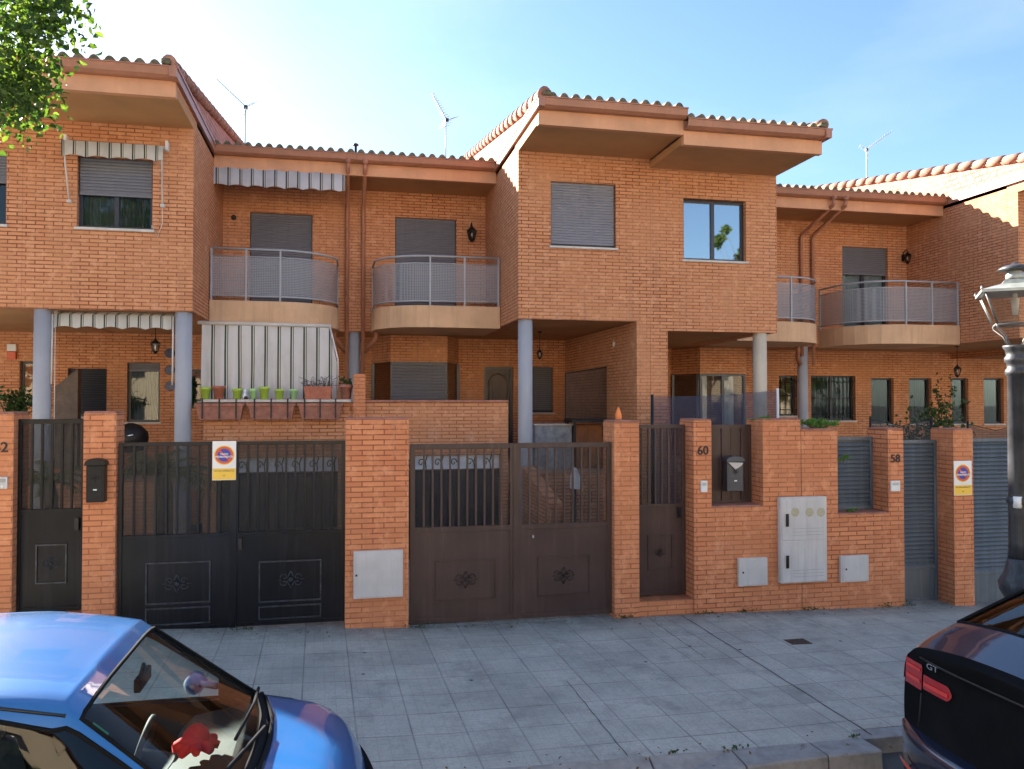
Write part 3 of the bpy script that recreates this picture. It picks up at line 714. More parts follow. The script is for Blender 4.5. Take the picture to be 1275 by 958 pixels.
MB().box(PR3 + .003, PB4, 13.41, GY - .003, 1.2, 1.351).build('patio_floor', 'slab', H4)
# stone ledge that carries the flower pots
MB().box(XL + .12, PR1 - .12, 13.1, 13.46, 2.588, 2.63).build('ledge', 'sill', H1, bevel=.004)
p0 = aX(440, 13.1, 480); p1 = aX(455, 13.1, 480)
MB().box(p0, p1, 13.08, 13.28, 2.2, aZ(447, 466, 13.1)).build('parapet_post', 'brick_wall', H1)
# stair cheek left of the porch of 62 and stepped side wall in 60's drive
a_, b_ = aX(68, 16.4, 480), aX(97, 16.4, 480)
MB().prism([(a_, 1.35), (b_, 1.35), (b_, aZ(97, 459, 16.4)), (a_, aZ(70, 482, 16.4))], 1, 16.4, 16.6).build('stair_cheek', 'door', H1)
MB().prism([(11.2, -.1), (13.19, -.1), (13.19, 1.55), (11.2, 1.1)], 0, 2.95, 3.15).build('stair_cheek', 'brick', H2)
# ------------------------------------------------------------------ aerials
def antenna(px, pyb, pyt, Y, boom, label, mat='rail'):
    x, zt = at(px, pyt, Y); zb = aZ(px, pyb, Y) - .5; zb = min(zb, 8.0)
    A = thing('tv_antenna', label, 'antenna', (x, Y, zb), 'television aerials on the roofs')
    MB().tube([(x, Y, zb), (x, Y, zt)], .016, 6).build('mast', mat, A)
    bx, bz = at(boom[0], boom[1], Y); p0 = Vector((x + .05 * (1 if bx < x else -1), Y, zt - .02)); p1 = Vector((bx, Y - .3, bz))
    b = MB().tube([p0, p1], .010, 6); dv = (p1 - p0)
    side = dv.cross(Vector((0, 0, 1))).normalized(); upv = side.cross(dv).normalized()
    for i in range(11):
        c = p0.lerp(p1, .15 + .85 * i / 10); L = .16 - .008 * i
        b.tube([c - side * L - upv * L * .25, c + side * L + upv * L * .25], .006, 4)
    b.build('boom', mat, A)
    r = MB(); c = p0.lerp(p1, .06)
    for k in (-1, 1):
        for j in (.06, .13, .2): r.tube([c + upv * k * j - side * .2 - dv.normalized() * j * .4, c + upv * k * j + side * .2 - dv.normalized() * j * .4], .006, 4)
        r.tube([c, c + upv * k * .22 - dv.normalized() * .09], .007, 4)
    r.build('reflector', mat, A)
    MB().box(c.x - .04, c.x + .04, c.y - .03, c.y + .03, c.z - .05, c.z + .03).build('junction_box', 'blackp', A)
antenna(305.5, 182, 134, 19, (272, 105), 'thin aerial on the roof just right of the left roof slope')
antenna(555, 195, 150, 19, (537, 123), 'aerial with its boom pointing up, above the roof left of the bright cheek')
antenna(1079, 218, 187, 21, (1102, 168), 'aerial above the right roof with a wide bluish reflector')
x, z = at(443, 180, 20); A = thing('roof_vent', 'small dark vent stub just above the tiles between the two aerials', 'vent', (x, 20, z - .6))
MB().lathe([(.03, z - .7), (.03, z - .03), (.07, z - .03), (.07, z), (.02, z + .03)], (x, 20, 0), 10).build('vent_pipe', 'iron', A)
mb = MB().add([(-60, -7.5, g(0) + .02), (60, -7.5, g(0) + .02), (60, -30, g(0) + .02), (-60, -30, g(0) + .02), (-60, -7.5, -.4), (60, -7.5, -.4)], [(0, 1, 2, 3), (0, 4, 5, 1)])  # unseen pale paving added behind the camera to bounce sunlight onto the soffits
structure(mb.build('light_bounce_pavement', plain('pale light bounce paving', (.42, .40, .36), .9, var=.1, scale=2)))
# ------------------------------------------------------------------ street boundary: pillars, wall, gates
FY = 9.2; FT = .42
def solid(name, label, cat, x0, x1, zt, y0=FY, y1=FY + FT, mat='brick_wall', group=None, zb=None, holes=(), cap=True):
    zb = min(g(x0), g(x1)) - .1 if zb is None else zb
    T = thing(name, label, cat, ((x0 + x1) / 2, y0, g((x0 + x1) / 2)), group)
    MB().panel(x0, x1, zb, zt, y0, y1, holes).build('brickwork', mat, T, bevel=.004)
    if cap:
        MB().box(x0 + .005, x1 - .005, y0 + .004, y1 - .004, zt + .001, zt + .022).build('capping', 'terra_d', T, bevel=.006)
    return T
def fx(px, py=620, Y=FY): return aX(px, Y, py)
GP_ = 'brick gate pillars along the pavement'
P0 = solid('gate_pillar', 'brick pillar at the left edge carrying the number 62', 'pillar', fx(-40), fx(16), aZ(8, 516, FY), group=GP_)
P1 = solid('gate_pillar', 'brick pillar with the black mailbox, beside the black garage gate', 'pillar', fx(103), fx(144), aZ(125, 515, FY), y1=FY + .33, group=GP_)
P2 = solid('gate_pillar', 'widest brick pillar, between the black and the brown garage gates', 'pillar', fx(430), fx(509, 620), aZ(470, 523, FY), group=GP_)
P3 = solid('gate_pillar', 'brick pillar between the brown garage gate and the narrow brown gate', 'pillar', fx(765), fx(796), aZ(780, 526, FY), group=GP_)
# wall of number 60 / 58 with two openings for fence panels
za, zb_, zc, zd = aZ(870, 524, FY), aZ(965, 525, FY), aZ(1020, 536, FY), aZ(1105, 537, FY)
xa, xb, xc, xd, xe, xf, xg = fx(864), fx(886, 570), fx(950, 570), fx(997.5, 580), fx(1043, 580), fx(1106, 580), fx(1125.5, 620)
sill1, sill2 = aZ(910, 632, FY), aZ(1070, 641, FY)
Wl = thing('boundary_wall', 'long brick boundary wall with the meter cabinets, stepping down at its vertical joint', 'wall', ((xa + xg) / 2, FY, 0))
mb = MB(); z_ = -.25
mb.panel(xa, xd - .004, z_, za, FY, FY + FT, [(xb, xc, sill1, 9)])
mb.build('brickwork', 'brick_wall', Wl, bevel=.003)
MB().panel(xd + .004, xg, z_, zc, FY, FY + FT, [(xe, xf, sill2, 9)]).build('brickwork', 'brick_wall', Wl, bevel=.003)
c = MB(); 
for a, b, z in ((xa, xb, za), (xc, xd - .004, za), (xd + .004, xe, zc), (xf, xg, zc)): c.box(a + .004, b - .004, FY + .004, FY + FT - .004, z + .001, z + .02)
c.build('capping', 'terra_d', Wl, bevel=.005)
c = MB().box(xb + .002, xc - .002, FY + .01, FY + FT - .01, sill1 + .001, sill1 + .02).box(xe + .002, xf - .002, FY + .01, FY + FT - .01, sill2 + .001, sill2 + .02); c.build('opening_sill', 'terra_d', Wl)
MB().box(xd - .0035, xd + .0035, FY + .01, FY + .4, z_, zc).build('joint', 'iron', Wl)
P4 = solid('gate_pillar', 'brick pillar with the second parking sign, between the two grey gates', 'pillar', fx(1188, 640), fx(1212.5, 640), aZ(1195, 536, FY), group=GP_)
P5 = solid('gate_pillar', 'brick pillar at the far right end behind the lamp post', 'pillar', fx(1290), fx(1330), aZ(1280, 536, FY), group=GP_)
# ornament: scrolled rosette
def rosette(cx, cz, y, s=.16, mat='iron', par=None, tall=False):
    mb = MB()
    for sg in (-1, 1):
        for sz in (-1, 1):
            pts = []
            for k in range(14):
                t = k * .45; rr = .30 * s * (1 - k / 16)
                pts.append((cx + sg * (s * .55 + rr * math.cos(t) * 1.1), y, cz + sz * (s * .22 + rr * math.sin(t))))
            mb.tube(pts, s * .045, 5)
            mb.tube([(cx, y, cz + sz * s * .75), (cx + sg * s * .16, y, cz + sz * s * .42), (cx + sg * s * .3, y, cz + sz * s * .1)], s * .05, 5)
        mb.tube([(cx + sg * s * .8, y, cz), (cx + sg * s * 1.15, y, cz)], [s * .07, s * .01], 6)
    for k in range(8):
        a = k * math.pi / 4; mb.tube([(cx, y, cz), (cx + s * .17 * math.cos(a), y - .006, cz + s * .17 * math.sin(a))], [s * .03, s * .09], 6)
    if tall:
        for sz in (-1, 1): mb.tube([(cx, y, cz + sz * s * .6), (cx, y, cz + sz * s * 1.1)], [s * .08, s * .01], 6)
    return mb.build('ornament', mat, par)
def bar_leaf(G, x0, x1, zb, zs, zt, y, mat, inset=None, orn=None, pitch=.105, lower=None, name='leaf', orn_s=.15, bar_w=.011, mull=.04):
    fw = mull; L = MB()
    L.box(x0, x0 + fw, y, y + .04, zb, zt).box(x1 - fw, x1, y, y + .04, zb, zt).box(x0 + fw, x1 - fw, y, y + .04, zt - fw, zt).box(x0 + fw, x1 - fw, y + .002, y + .038, zs, zs + fw).box(x0 + fw, x1 - fw, y, y + .04, zb, zb + fw)
    lf = L.build(name, mat, G, bevel=.003)
    MB().box(x0 + fw, x1 - fw, y + .012, y + .026, zb + fw, zs).build('sheet_panel', mat, lf)
    MB().box(x0 + fw, x1 - fw, y + .034, y + .036, zs + fw, zt - fw).build('mesh_backing', 'meshback_d' if mat == 'black' else 'meshback', lf)
    n = max(2, round((x1 - x0 - 2 * fw) / pitch)); B = MB()
    for i in range(1, n):
        x = x0 + fw + (x1 - x0 - 2 * fw) * i / n; B.box(x - bar_w, x + bar_w, y + .008, y + .03, zs + fw, zt - fw)
    B.build('bars', mat, lf)
    for r in (inset or []):
        a, b, c, d = r; I = MB(); t = .014
        I.box(a, b, y - .004, y + .012, d - t, d).box(a, b, y - .004, y + .012, c, c + t).box(a, a + t, y - .004, y + .012, c + t, d - t).box(b - t, b, y - .004, y + .012, c + t, d - t)
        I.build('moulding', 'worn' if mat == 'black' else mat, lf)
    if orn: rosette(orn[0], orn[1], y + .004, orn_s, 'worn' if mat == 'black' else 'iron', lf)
    return lf
# black garage gate of 62
y = FY + .05
x0, xm, x1 = fx(147, 650, y), fx(291, 650, y), fx(430, 650, y); zt = aZ(290, 550, y); zs = aZ(290, 668, y); zb = g(-1) + .02
Gk = thing('garage_gate', 'black double garage gate with barred top, rust streaks and a parking sign', 'gate', (xm, y, zb), 'double garage gates')
r1 = (fx(181, 725, y), fx(262, 725, y), aZ(220, 752, y), aZ(220, 700, y)); r2 = (fx(322, 725, y), fx(400, 725, y), aZ(360, 749, y), aZ(360, 698, y))
lo1 = (r1[0], r1[1], zb + .06, r1[2] - .04); lo2 = (r2[0], r2[1], zb + .06, r2[2] - .04)
bar_leaf(Gk, x0, xm - .006, zb, zs, zt, y, 'black', [r1, lo1], (fx(220, 727, y), aZ(220, 727, y)), orn_s=.13)
bar_leaf(Gk, xm + .006, x1 - .004, zb, zs, zt, y, 'black', [r2, lo2], (fx(362, 722, y), aZ(362, 722, y)), orn_s=.13)
MB().box(xm - .04, xm + .03, y - .014, y - .001, zb, zt - .01).build('cover_strip', 'black', Gk)
MB().box(xm + .05, xm + .09, y - .03, y, zs - .14, zs - .02).build('lock', 'iron', Gk)
# brown garage gate
y = FY + .10
x0, xm, x1 = fx(509, 650, y) + .012, fx(642, 650, y), fx(762, 650, y); zt = aZ(640, 552, y); zs = aZ(640, 660, y); zb = g(2) + .02
Gb = thing('garage_gate', 'dark brown double garage gate with barred top and two framed ornaments', 'gate', (xm, y, zb), 'double garage gates')
r1 = (fx(542, 720, y), fx(618, 720, y), aZ(580, 748, y), aZ(580, 698, y)); r2 = (fx(670, 720, y), fx(735, 720, y), aZ(702, 742, y), aZ(702, 693, y))
bar_leaf(Gb, x0, xm - .006, zb, zs, zt, y, 'brown', [r1], (fx(580, 722, y), aZ(580, 722, y)), orn_s=.13, mull=.06)
bar_leaf(Gb, xm + .006, x1, zb, zs, zt, y, 'brown', [r2], (fx(702, 717, y), aZ(702, 717, y)), orn_s=.13, mull=.06)
MB().box(xm - .03, xm + .03, y - .012, y - .001, zb, zt - .01).build('cover_strip', 'brown', Gb)
MB().box(xm + .2, xm + .22, y - .02, y, zs - .1, zs - .07).build('lock', 'steel', Gb)
# pedestrian gate of 62
y = FY + .12
x0, x1 = fx(19, 640, y), fx(103, 640, y) + .03; zt = aZ(60, 522, y); zs = aZ(60, 640, y); zb = aZ(60, 762, y)
Gp = thing('pedestrian_gate', 'narrow black gate beside the number 62 pillar', 'gate', ((x0 + x1) / 2, y, zb), 'narrow front gates')
r1 = (fx(44, 700, y), fx(83, 700, y), aZ(62, 727, y), aZ(62, 678, y))
bar_leaf(Gp, x0, x1, zb, zs, zt, y, 'black', [r1], (fx(63, 702, y), aZ(63, 702, y)), orn_s=.085, pitch=.09, mull=.05)
MB().box(x1 - .1, x1 - .06, y - .04, y, zs - .18, zs - .05).build('handle', 'iron', Gp)
stp = MB().box(x0 - .02, x1 + .02, FY + .02, FY + .6, g(x0) - .1, zb - .008).build('doorstep', 'brick_wall', None); tag(stp, 'brick doorstep below the narrow black gate', 'step', 'doorsteps')
# pedestrian gate of 60
y = FY + .24
x0, x1 = fx(796, 640, FY) + .004, xa - .004; zt = aZ(828, 529, y); zs = aZ(828, 632, y); zb = aZ(828, 741, y)
Gq = thing('pedestrian_gate', 'narrow dark brown gate beside the number 60 pillar, above a brick step', 'gate', ((x0 + x1) / 2, y, zb), 'narrow front gates')
r1 = (fx(807, 690, y), fx(838, 690, y), aZ(822, 710, y), aZ(822, 666, y))
bar_leaf(Gq, x0, x1, zb, zs, zt, y, 'brown', [r1], (fx(822, 688, y), aZ(822, 688, y)), orn_s=.075, pitch=.09, mull=.045)
MB().tube([(x1 - .09, y - .03, zs - .12), (x1 - .09, y - .03, zs - .02)], .01, 6).box(x1 - .11, x1 - .07, y - .02, y, zs - .14, zs).build('handle', 'iron', Gq)
stp = MB().box(x0, x1, FY + .02, FY + .6, g(x0) - .1, zb - .008).build('doorstep', 'brick_wall', None); tag(stp, 'brick doorstep below the narrow brown gate', 'step', 'doorsteps')
# brown fence panel
y = FY + .3
Fp = thing('fence_panel', 'brown slatted fence panel behind the dark mailbox in the wall opening', 'fence', ((xb + xc) / 2, y, sill1)); zt = aZ(910, 529, y)
mb = MB(); n = 5; ww = (xc - xb - .02) / n
for i in range(n): mb.box(xb + .01 + i * ww + .006, xb + .01 + (i + 1) * ww - .006, y + (i % 2) * .012, y + .03, sill1 + .04, zt - .04)
mb.build('slats', 'brown', Fp); MB().box(xb + .003, xc - .003, y - .01, y + .05, zt - .05, zt).box(xb + .003, xc - .003, y - .01, y + .05, sill1 + .022, sill1 + .05).box(xb + .003, xb + .04, y - .01, y + .05, sill1 + .05, zt - .05).box(xc - .04, xc - .003, y - .01, y + .05, sill1 + .05, zt - .05).build('frame', 'brown', Fp)
# grey louvred things
def louvre(name, label, cat, x0, x1, zb, zt, y, kick=0, group=None, handle=False, rec=.05):
    G = thing(name, label, cat, ((x0 + x1) / 2, y, zb), group); f = .045
    F = MB().box(x0, x0 + f, y, y + .05, zb, zt).box(x1 - f, x1, y, y + .05, zb, zt).box(x0 + f, x1 - f, y, y + .05, zt - f, zt).box(x0 + f, x1 - f, y, y + .05, zb, zb + f)
    if kick: F.box(x0 + f, x1 - f, y, y + .05, zb + kick, zb + kick + f)
    F.build('frame', 'greygate', G, bevel=.003)
    z0 = zb + (kick + f if kick else f); z = z0; s = MB()
    while z < zt - f - .03:
        s.add([(x0 + f, y + .012, z), (x1 - f, y + .012, z), (x1 - f, y + .045, z + .052), (x0 + f, y + .045, z + .052), (x0 + f, y + .018, z - .004), (x1 - f, y + .018, z - .004), (x1 - f, y + .05, z + .048), (x0 + f, y + .05, z + .048)],
              [(0, 1, 2, 3), (7, 6, 5, 4), (0, 4, 5, 1), (2, 6, 7, 3)]); z += .057
    s.box(x0 + f, x1 - f, y + .051, y + .055, zb + f, zt - f)
    s.build('louvres', 'greygate', G)
    if kick: MB().box(x0 + f, x1 - f, y + .015, y + .03, zb + f, zb + kick).build('kick_panel', 'greygate', G)
    if handle: MB().tube([(x0 + .02, y - .04, zb + 1.15), (x0 + .02, y - .04, zb + 1.45)], .011, 8).box(x0 + .012, x0 + .03, y - .04, y, zb + 1.17, zb + 1.19).box(x0 + .012, x0 + .03, y - .04, y, zb + 1.41, zb + 1.43).build('handle', 'iron', G)
    return G
louvre('fence_panel', 'grey louvred fence panel in the wall beside the number 58 pillar', 'fence', xe + .004, xf - .004, sill2 + .022, aZ(1070, 544, FY + .3), FY + .3)
y = FY + .3
louvre('pedestrian_gate', 'narrow grey louvred gate right of the number 58 pillar', 'gate', xg + .004, fx(1188, 640) - .004, aZ(1150, 748, y), aZ(1150, 548, y), y, .42, 'narrow front gates', True)
louvre('garage_gate', 'wide grey louvred gate at the right edge, behind the lamp post', 'gate', fx(1212.5, 640) + .006, fx(1290) - .006, g(9.5) + .0, aZ(1240, 546, FY + .12), FY + .12, .42)
# numbers
def number(body, px, py, label, size=.13):
    x, z = at(px, py, FY); o = text('house_number', body, size, (x, FY - .006, z - size * .34), 'ink', bold=.0025, ext=.004); return tag(o, label, 'house number', 'house numbers')
number('62', 1, 557, 'black number 62 on the leftmost brick pillar', .145); number('60', 875, 561, 'black number 60 on the pillar beside the narrow brown gate', .15)
number('58', 1114.5, 571, 'black number 58 on the pillar left of the narrow grey gate', .145)
# meter cabinets
def cab(px0, py0, px1, py1, label, tall=False, name='meter_box', group='small white meter boxes', knob=.14, tilt=0):
    a, b, c, d = rect(px0, py0, px1, py1, FY - .05); c_ = thing(name, label, 'meter box' if not tall else 'cabinet', ((a + b) / 2, FY, c), group)
    o = MB().box(a, b, FY - .05, FY - .001, c, d).build('housing', 'box', c_, bevel=.008)
    MB().box(a + .02, b - .02, FY - .056, FY - .0505, c + .02, d - .02).build('door', 'box', c_, bevel=.003)
    x = a + (b - a) * knob
    MB().box(x - .011, x + .011, FY - .062, FY - .0565, (c + d) / 2 - .012, (c + d) / 2 + .012).build('lock', 'blackp', c_, bevel=.003)
    return c_
cab(440, 686, 502, 745, 'largest square white meter box, on the wide pillar between garage gates', name='meter_box', knob=.06)
cab(920, 695, 956, 730, 'small white meter box left of the tall grey cabinet')
cab(1047, 692, 1082, 725, 'small white meter box right of the tall grey cabinet', knob=.18)
a, b, c, d = rect(972, 619, 1030, 726, FY - .08); mz = aZ(1000, 673, FY - .08)
Cb = thing('electric_cabinet', 'tall grey two-door electric meter cabinet with three round windows', 'cabinet', ((a + b) / 2, FY, c))
MB().box(a, b, FY - .08, FY - .001, c, d).build('housing', 'box', Cb, bevel=.012)
for n_, (u, v) in enumerate(((mz + .006, d - .03), (c + .02, mz - .006))):
    dr_ = MB().box(a + .018, b - .018, FY - .09, FY - .0805, u, v).build('door', 'box', Cb, bevel=.004)
    q = MB(); hx = a + .085; hz = (u + v) / 2
    q.box(hx - .02, hx + .02, FY - .105, FY - .0905, hz - .08, hz + .08).tube([(hx, FY - .112, hz + .06), (hx, FY - .112, hz - .06)], .012, 8); q.build('handle', 'blackp', dr_, bevel=.004)
    if n_ == 0:
        ey = M['brass']
        for cx_ in (991, 1009, 1026):
            cx3, cz3 = at(cx_ - 1 - (3 if cx_ > 1020 else 0), 638, FY - .09); e_ = MB(); pts = [(cx3 + .056 * math.cos(t), cz3 + .056 * math.sin(t)) for t in [R(15 * k) for k in range(24)]]
            e_.prism(pts, 1, FY - .094, FY - .0905); e_.build('meter_window', plain('yellowed meter window', (.42, .38, .26), .35, var=.1, scale=40), dr_)
    L_ = MB()
    for zz in (u + .06, u + .1, u + .14): L_.box(a + .16, b - .06, FY - .0915, FY - .0905, zz, zz + .004)
    L_.build('vent_lines', 'steel', dr_)
# mailboxes
def mailbox(px0, py0, px1, py1, Yf, label, mat, arch=True, paper=False):
    a, b, c, d = rect(px0, py0, px1, py1, Yf); m_ = (a + b) / 2; D = .11
    T = thing('mailbox', label, 'mailbox', (m_, Yf + D, c)); hb = d - .075
    MB().box(a + .015, b - .015, Yf, Yf + D, c, hb).build('body', mat, T, bevel=.008)
    pr = [(a, hb), (a, hb + .02)] + [(m_ + (a - m_) * math.cos(t), hb + .02 + .055 * math.sin(t)) for t in [R(20 * k) for k in range(1, 9)]] + [(b, hb + .02), (b, hb)]
    MB().prism(pr, 1, Yf - .02, Yf + D).build('lid', mat, T, bevel=.006)
    MB().box(a + .04, b - .04, Yf - .004, Yf, c + .16, hb - .03).build('door', mat, T, bevel=.002)
    rosette(m_, (c + .16 + hb - .03) / 2, Yf - .006, .05, 'iron', T, True)
    q = MB().box(a + .04, b - .04, Yf - .006, Yf, c + .05, c + .12); q.build('name_frame', mat, T, bevel=.002)
    MB().box(m_ - .018, m_ + .018, Yf - .009, Yf - .0065, c + .125, c + .14).build('name_label', 'white', T)
    if paper: MB().prism([(a + .02, hb - .002), (b - .03, hb - .01), (b - .06, hb - .05), (m_ - .01, hb - .09), (a + .05, hb - .03)], 1, Yf - .03, Yf - .022).build('leaflet', 'sill', T)
mailbox(105, 571, 132, 626, FY - .11, 'black arched mailbox on the brick pillar left of the black garage gate', 'black')
mailbox(904, 568, 927, 612, FY + .13, 'dark mailbox with a leaflet sticking out, on the brown fence panel', 'mailbox', paper=True)
# intercoms
def intercom(px0, py0, px1, py1, label, mat):
    a, b, c, d = rect(px0, py0, px1, py1, FY - .03); T = thing('intercom', label, 'intercom', ((a + b) / 2, FY, c))
    MB().box(a, b, FY - .03, FY - .001, c, d).build('panel', mat, T, bevel=.004)
    q = MB()
    for i in range(3): q.box(a + .015, b - .015, FY - .032, FY - .0305, d - .03 - i * .012, d - .026 - i * .012)
    q.build('speaker_slots', 'blackp', T)
    MB().box((a + b) / 2 - .01, (a + b) / 2 + .01, FY - .035, FY - .0305, c + .015, c + .035).build('button', 'white', T)
intercom(-4, 594, 9, 609, 'pale intercom panel on the leftmost pillar below the number 62', 'box'); intercom(873, 599, 881, 613, 'small intercom with black bracket under the number 60', 'white'); intercom(1110, 599, 1121, 612, 'small white intercom under the number 58', 'white')
# parking signs
def sign(px0, py0, px1, py1, Y, label):
    a, b, c, d = rect(px0, py0, px1, py1, Y); T = thing('parking_sign', label, 'sign', ((a + b) / 2, Y, c), 'no-parking garage signs'); W = b - a; Hh = d - c; m_ = (a + b) / 2
    MB().box(a, b, Y - .006, Y, c, d).build('plate', 'signwhite', T)
    MB().box(a + .004, b - .004, Y - .0075, Y - .0062, c + .006, c + Hh * .30).build('yellow_band', 'signyellow', T)
    cz = c + Hh * .64; r = W * .43
    def disc(n, rr, y0, mat): 
        MB().prism([(m_ + rr * math.cos(t), cz + rr * math.sin(t)) for t in [R(10 * k) for k in range(36)]], 1, y0 - .001, y0).build(n, mat, T)
    disc('pale_ring', r, Y - .0065, 'signyellow'); disc('red_ring', r * .9, Y - .0078, 'signred'); disc('blue_disc', r * .66, Y - .0091, 'signblue')
    MB().prism([(m_ - r * .56, cz + r * .44), (m_ - r * .44, cz + r * .56), (m_ + r * .56, cz - r * .44), (m_ + r * .44, cz - r * .56)], 1, Y - .0116, Y - .0104).build('red_bar', 'signred', T)
    text('lettering', 'VADO\nPERMANENTE', W * .12, (m_, Y - .0122, cz + r * .02), 'signwhite', T, ext=.0004, bold=.0006)
    for k, s_ in enumerate(('AYUNTAMIENTO', 'Nº')): text('lettering', s_, W * .105, (m_, Y - .0085, c + Hh * (.215 - .12 * k)), 'ink', T, ext=.0004)
sign(264.5, 549.5, 294, 598, FY + .02, 'white and yellow parking sign hung on the black garage gate')
sign(1187.5, 574, 1209.5, 617, FY - .005, 'faded parking sign on the brick pillar between the grey gates')
# ------------------------------------------------------------------ awnings
def fold_awning(name, label, px0, pyt, px1, pyb, Y, mat, depth=.35, arm=None):
    a, b, c, d = rect(px0, pyt, px1, pyb, Y)
    T = thing(name, label, 'awning', ((a + b) / 2, Y + depth, c))
    n = int((b - a) / .025); V = []
    for i in range(n + 1):
        x = a + (b - a) * i / n; sc = c + .035 * abs(math.sin(math.pi * (x - a) / .32)); yy = Y + .012 * math.sin(x * 17) + .006 * math.sin(x * 41)
        V += [(x, Y + depth, d + .06), (x, Y, d), (x, yy, sc)]
    F = []
    for i in range(n): F += [(3 * i, 3 * i + 3, 3 * i + 4, 3 * i + 1), (3 * i + 1, 3 * i + 4, 3 * i + 5, 3 * i + 2)]
    MB().add(V, F, True).build('cloth', mat, T)
    MB().tube([(a - .02, Y + .02, d - .012), (b + .02, Y + .02, d - .012)], .01, 8).build('front_bar', 'sill', T)
    r = MB().tube([(a - .02, Y + depth + .03, d + .04), (b + .02, Y + depth + .03, d + .04)], .035, 10)
    r.box(a - .03, a + .01, Y + depth - .06, Y + depth + .1, d, d + .14).box(b - .01, b + .03, Y + depth - .06, Y + depth + .1, d, d + .14); r.build('roller', 'white', T)
    return T, (a, b, c, d)
T, (a, b, c, d) = fold_awning('awning', 'small striped awning folded above the half shuttered window', 76, 178, 203, 198, BY - .3, 'awning', .25)
z_ = aZ(80, 248, BY - .1)
MB().tube([(a + .02, BY - .29, d), (a + .04, BY - .06, z_)], .012, 6).tube([(b - .02, BY - .29, d), (b - .05, BY - .06, z_)], .012, 6).box(a + .01, a + .07, BY - .08, BY, z_ - .04, z_).box(b - .08, b - .02, BY - .08, BY, z_ - .04, z_).build('arm', 'sill', T)
cz = aZ(190, 285, BY - .04); MB().tube([(b - .02, BY - .3, d - .1), (b - .04, BY - .1, z_ - .3), (b - .12, BY - .05, z_ - .5), (b - .2, BY - .05, cz + .05), (b - .2, BY - .05, cz)], .006, 5).build('pull_cord', 'cord', T)
T, (a, b, c, d) = fold_awning('awning', 'long pale striped awning under the eaves above the left balcony', 261, 212, 430, 235, 14.95, 'awning_w', .4)
MB().tube([(a + .03, 14.96, d), (a + .03, 14.97, 5.6), (a + .0, 14.7, 5.4), (a + .0, 14.6, 5.25)], .008, 5).build('pull_cord', 'cord', T)
T, (a, b, c, d) = fold_awning('awning', 'striped awning hung between the two porch columns under the left bay', 66, 393, 216, 410, BY + .14, 'awning', .2)
zl = aZ(62, 520, BY + .14); zr = aZ(218, 480, BY + .14)
MB().tube([(a - .0, BY + .12, d), (a - .0, BY + .1, zl + .5)], .014, 6).tube([(b, BY + .12, d), (b, BY + .1, zr)], .014, 6).tube([(a + .04, BY + .11, d), (a + .05, BY + .1, zl - .6)], .006, 5).build('guide_rod', 'sill', T)
# drop curtain on 62's terrace
Y = 13.62; a, b, c, d = rect(251, 405, 420, 497, Y)
T = thing('drop_awning', 'big striped drop awning closing the terrace behind the flower pots', 'awning', ((a + b) / 2, Y, c))
n = 150; V = []
for i in range(n + 1):
    u = i / n
    for j in range(9):
        v = j / 8; xt = a + (b - a - .13) * u; xb_ = a - .02 + (b - a + .02) * u
        kx = min(1, v / .45) if u > .93 else v * .3
        x = xt + (xb_ - xt) * (min(1, v / .5)) * (u ** 6) - .015 * v
        V.append((x, Y + .025 * math.sin(u * 70) * v + .03 * math.sin(u * 23 + 1) * v + .015 * math.sin(v * 7 + u * 12), d - (d - c) * v))
m9 = 9; MB().add(V, [(i * m9 + j, (i + 1) * m9 + j, (i + 1) * m9 + j + 1, i * m9 + j + 1) for i in range(n) for j in range(8)], True).build('cloth', 'curtain_awn', T)
MB().tube([(a - .06, Y - .01, d + .02), (b - .1, Y - .01, d + .0)], .03, 8).build('roller', 'sill', T)
MB().tube([(b - .12, Y - .03, d - .02), (b + .01, Y - .05, d - .55), (b + .01, Y - .05, c)], .016, 6).build('arm', 'sill', T)
# ------------------------------------------------------------------ flower pots, troughs
zl = 2.631
def pot(px, w, h, mat, label, Y=13.27, rim=True):
    x = aX(px, Y, 488); r = w / 2; T = thing('flower_pot', label, 'flower pot', (x, Y, zl), 'flower pots on the parapet ledge')
    MB().lathe([(r * .68, 0), (r * .9, h * .78), (r, h * .78), (r * 1.03, h), (r * .92, h), (r * .88, h * .86), (.01, h * .85)], (x, Y, zl), 20).build('pot', mat, T)
    return T, x
pot(256, .17, .19, 'lime', 'olive lime pot leftmost on the ledge, beside the terracotta one')
pot(272.5, .20, .21, 'terra', 'red terracotta pot second from the left on the ledge')
pot(295.5, .16, .17, 'lime', 'lime pot just right of the red terracotta pot')
pot(315, .13, .17, 'lime2', 'pale green pot left of the tallest lime pot')
pot(329, .17, .20, 'lime', 'tallest lime pot in the middle of the ledge')
pot(348, .15, .16, 'lime', 'lime pot between the tallest lime pot and the last pale green pot')
pot(366, .13, .165, 'lime2', 'pale green pot nearest the long dry planter')
T, x = pot(431, .21, .24, 'terra_d', 'large worn clay pot beside the small brick post'); 
mb = MB().leaves([(x + random.gauss(0, .05), 13.27 + random.gauss(0, .04), zl + .25 + abs(random.gauss(0, .06))) for _ in range(40)], .06); mb.build('plant', 'leaf_d', T)
xa_, xb2 = aX(378, 13.27, 488), aX(414, 13.27, 488)
T = thing('planter', 'long reddish planter with dry stems on the ledge', 'planter', ((xa_ + xb2) / 2, 13.27, zl))
MB().prism([(xa_ + .03, zl), (xb2 - .03, zl), (xb2, zl + .21), (xa_, zl + .21)], 1, 13.18, 13.36).build('trough', 'terra', T, bevel=.01)
mb = MB()
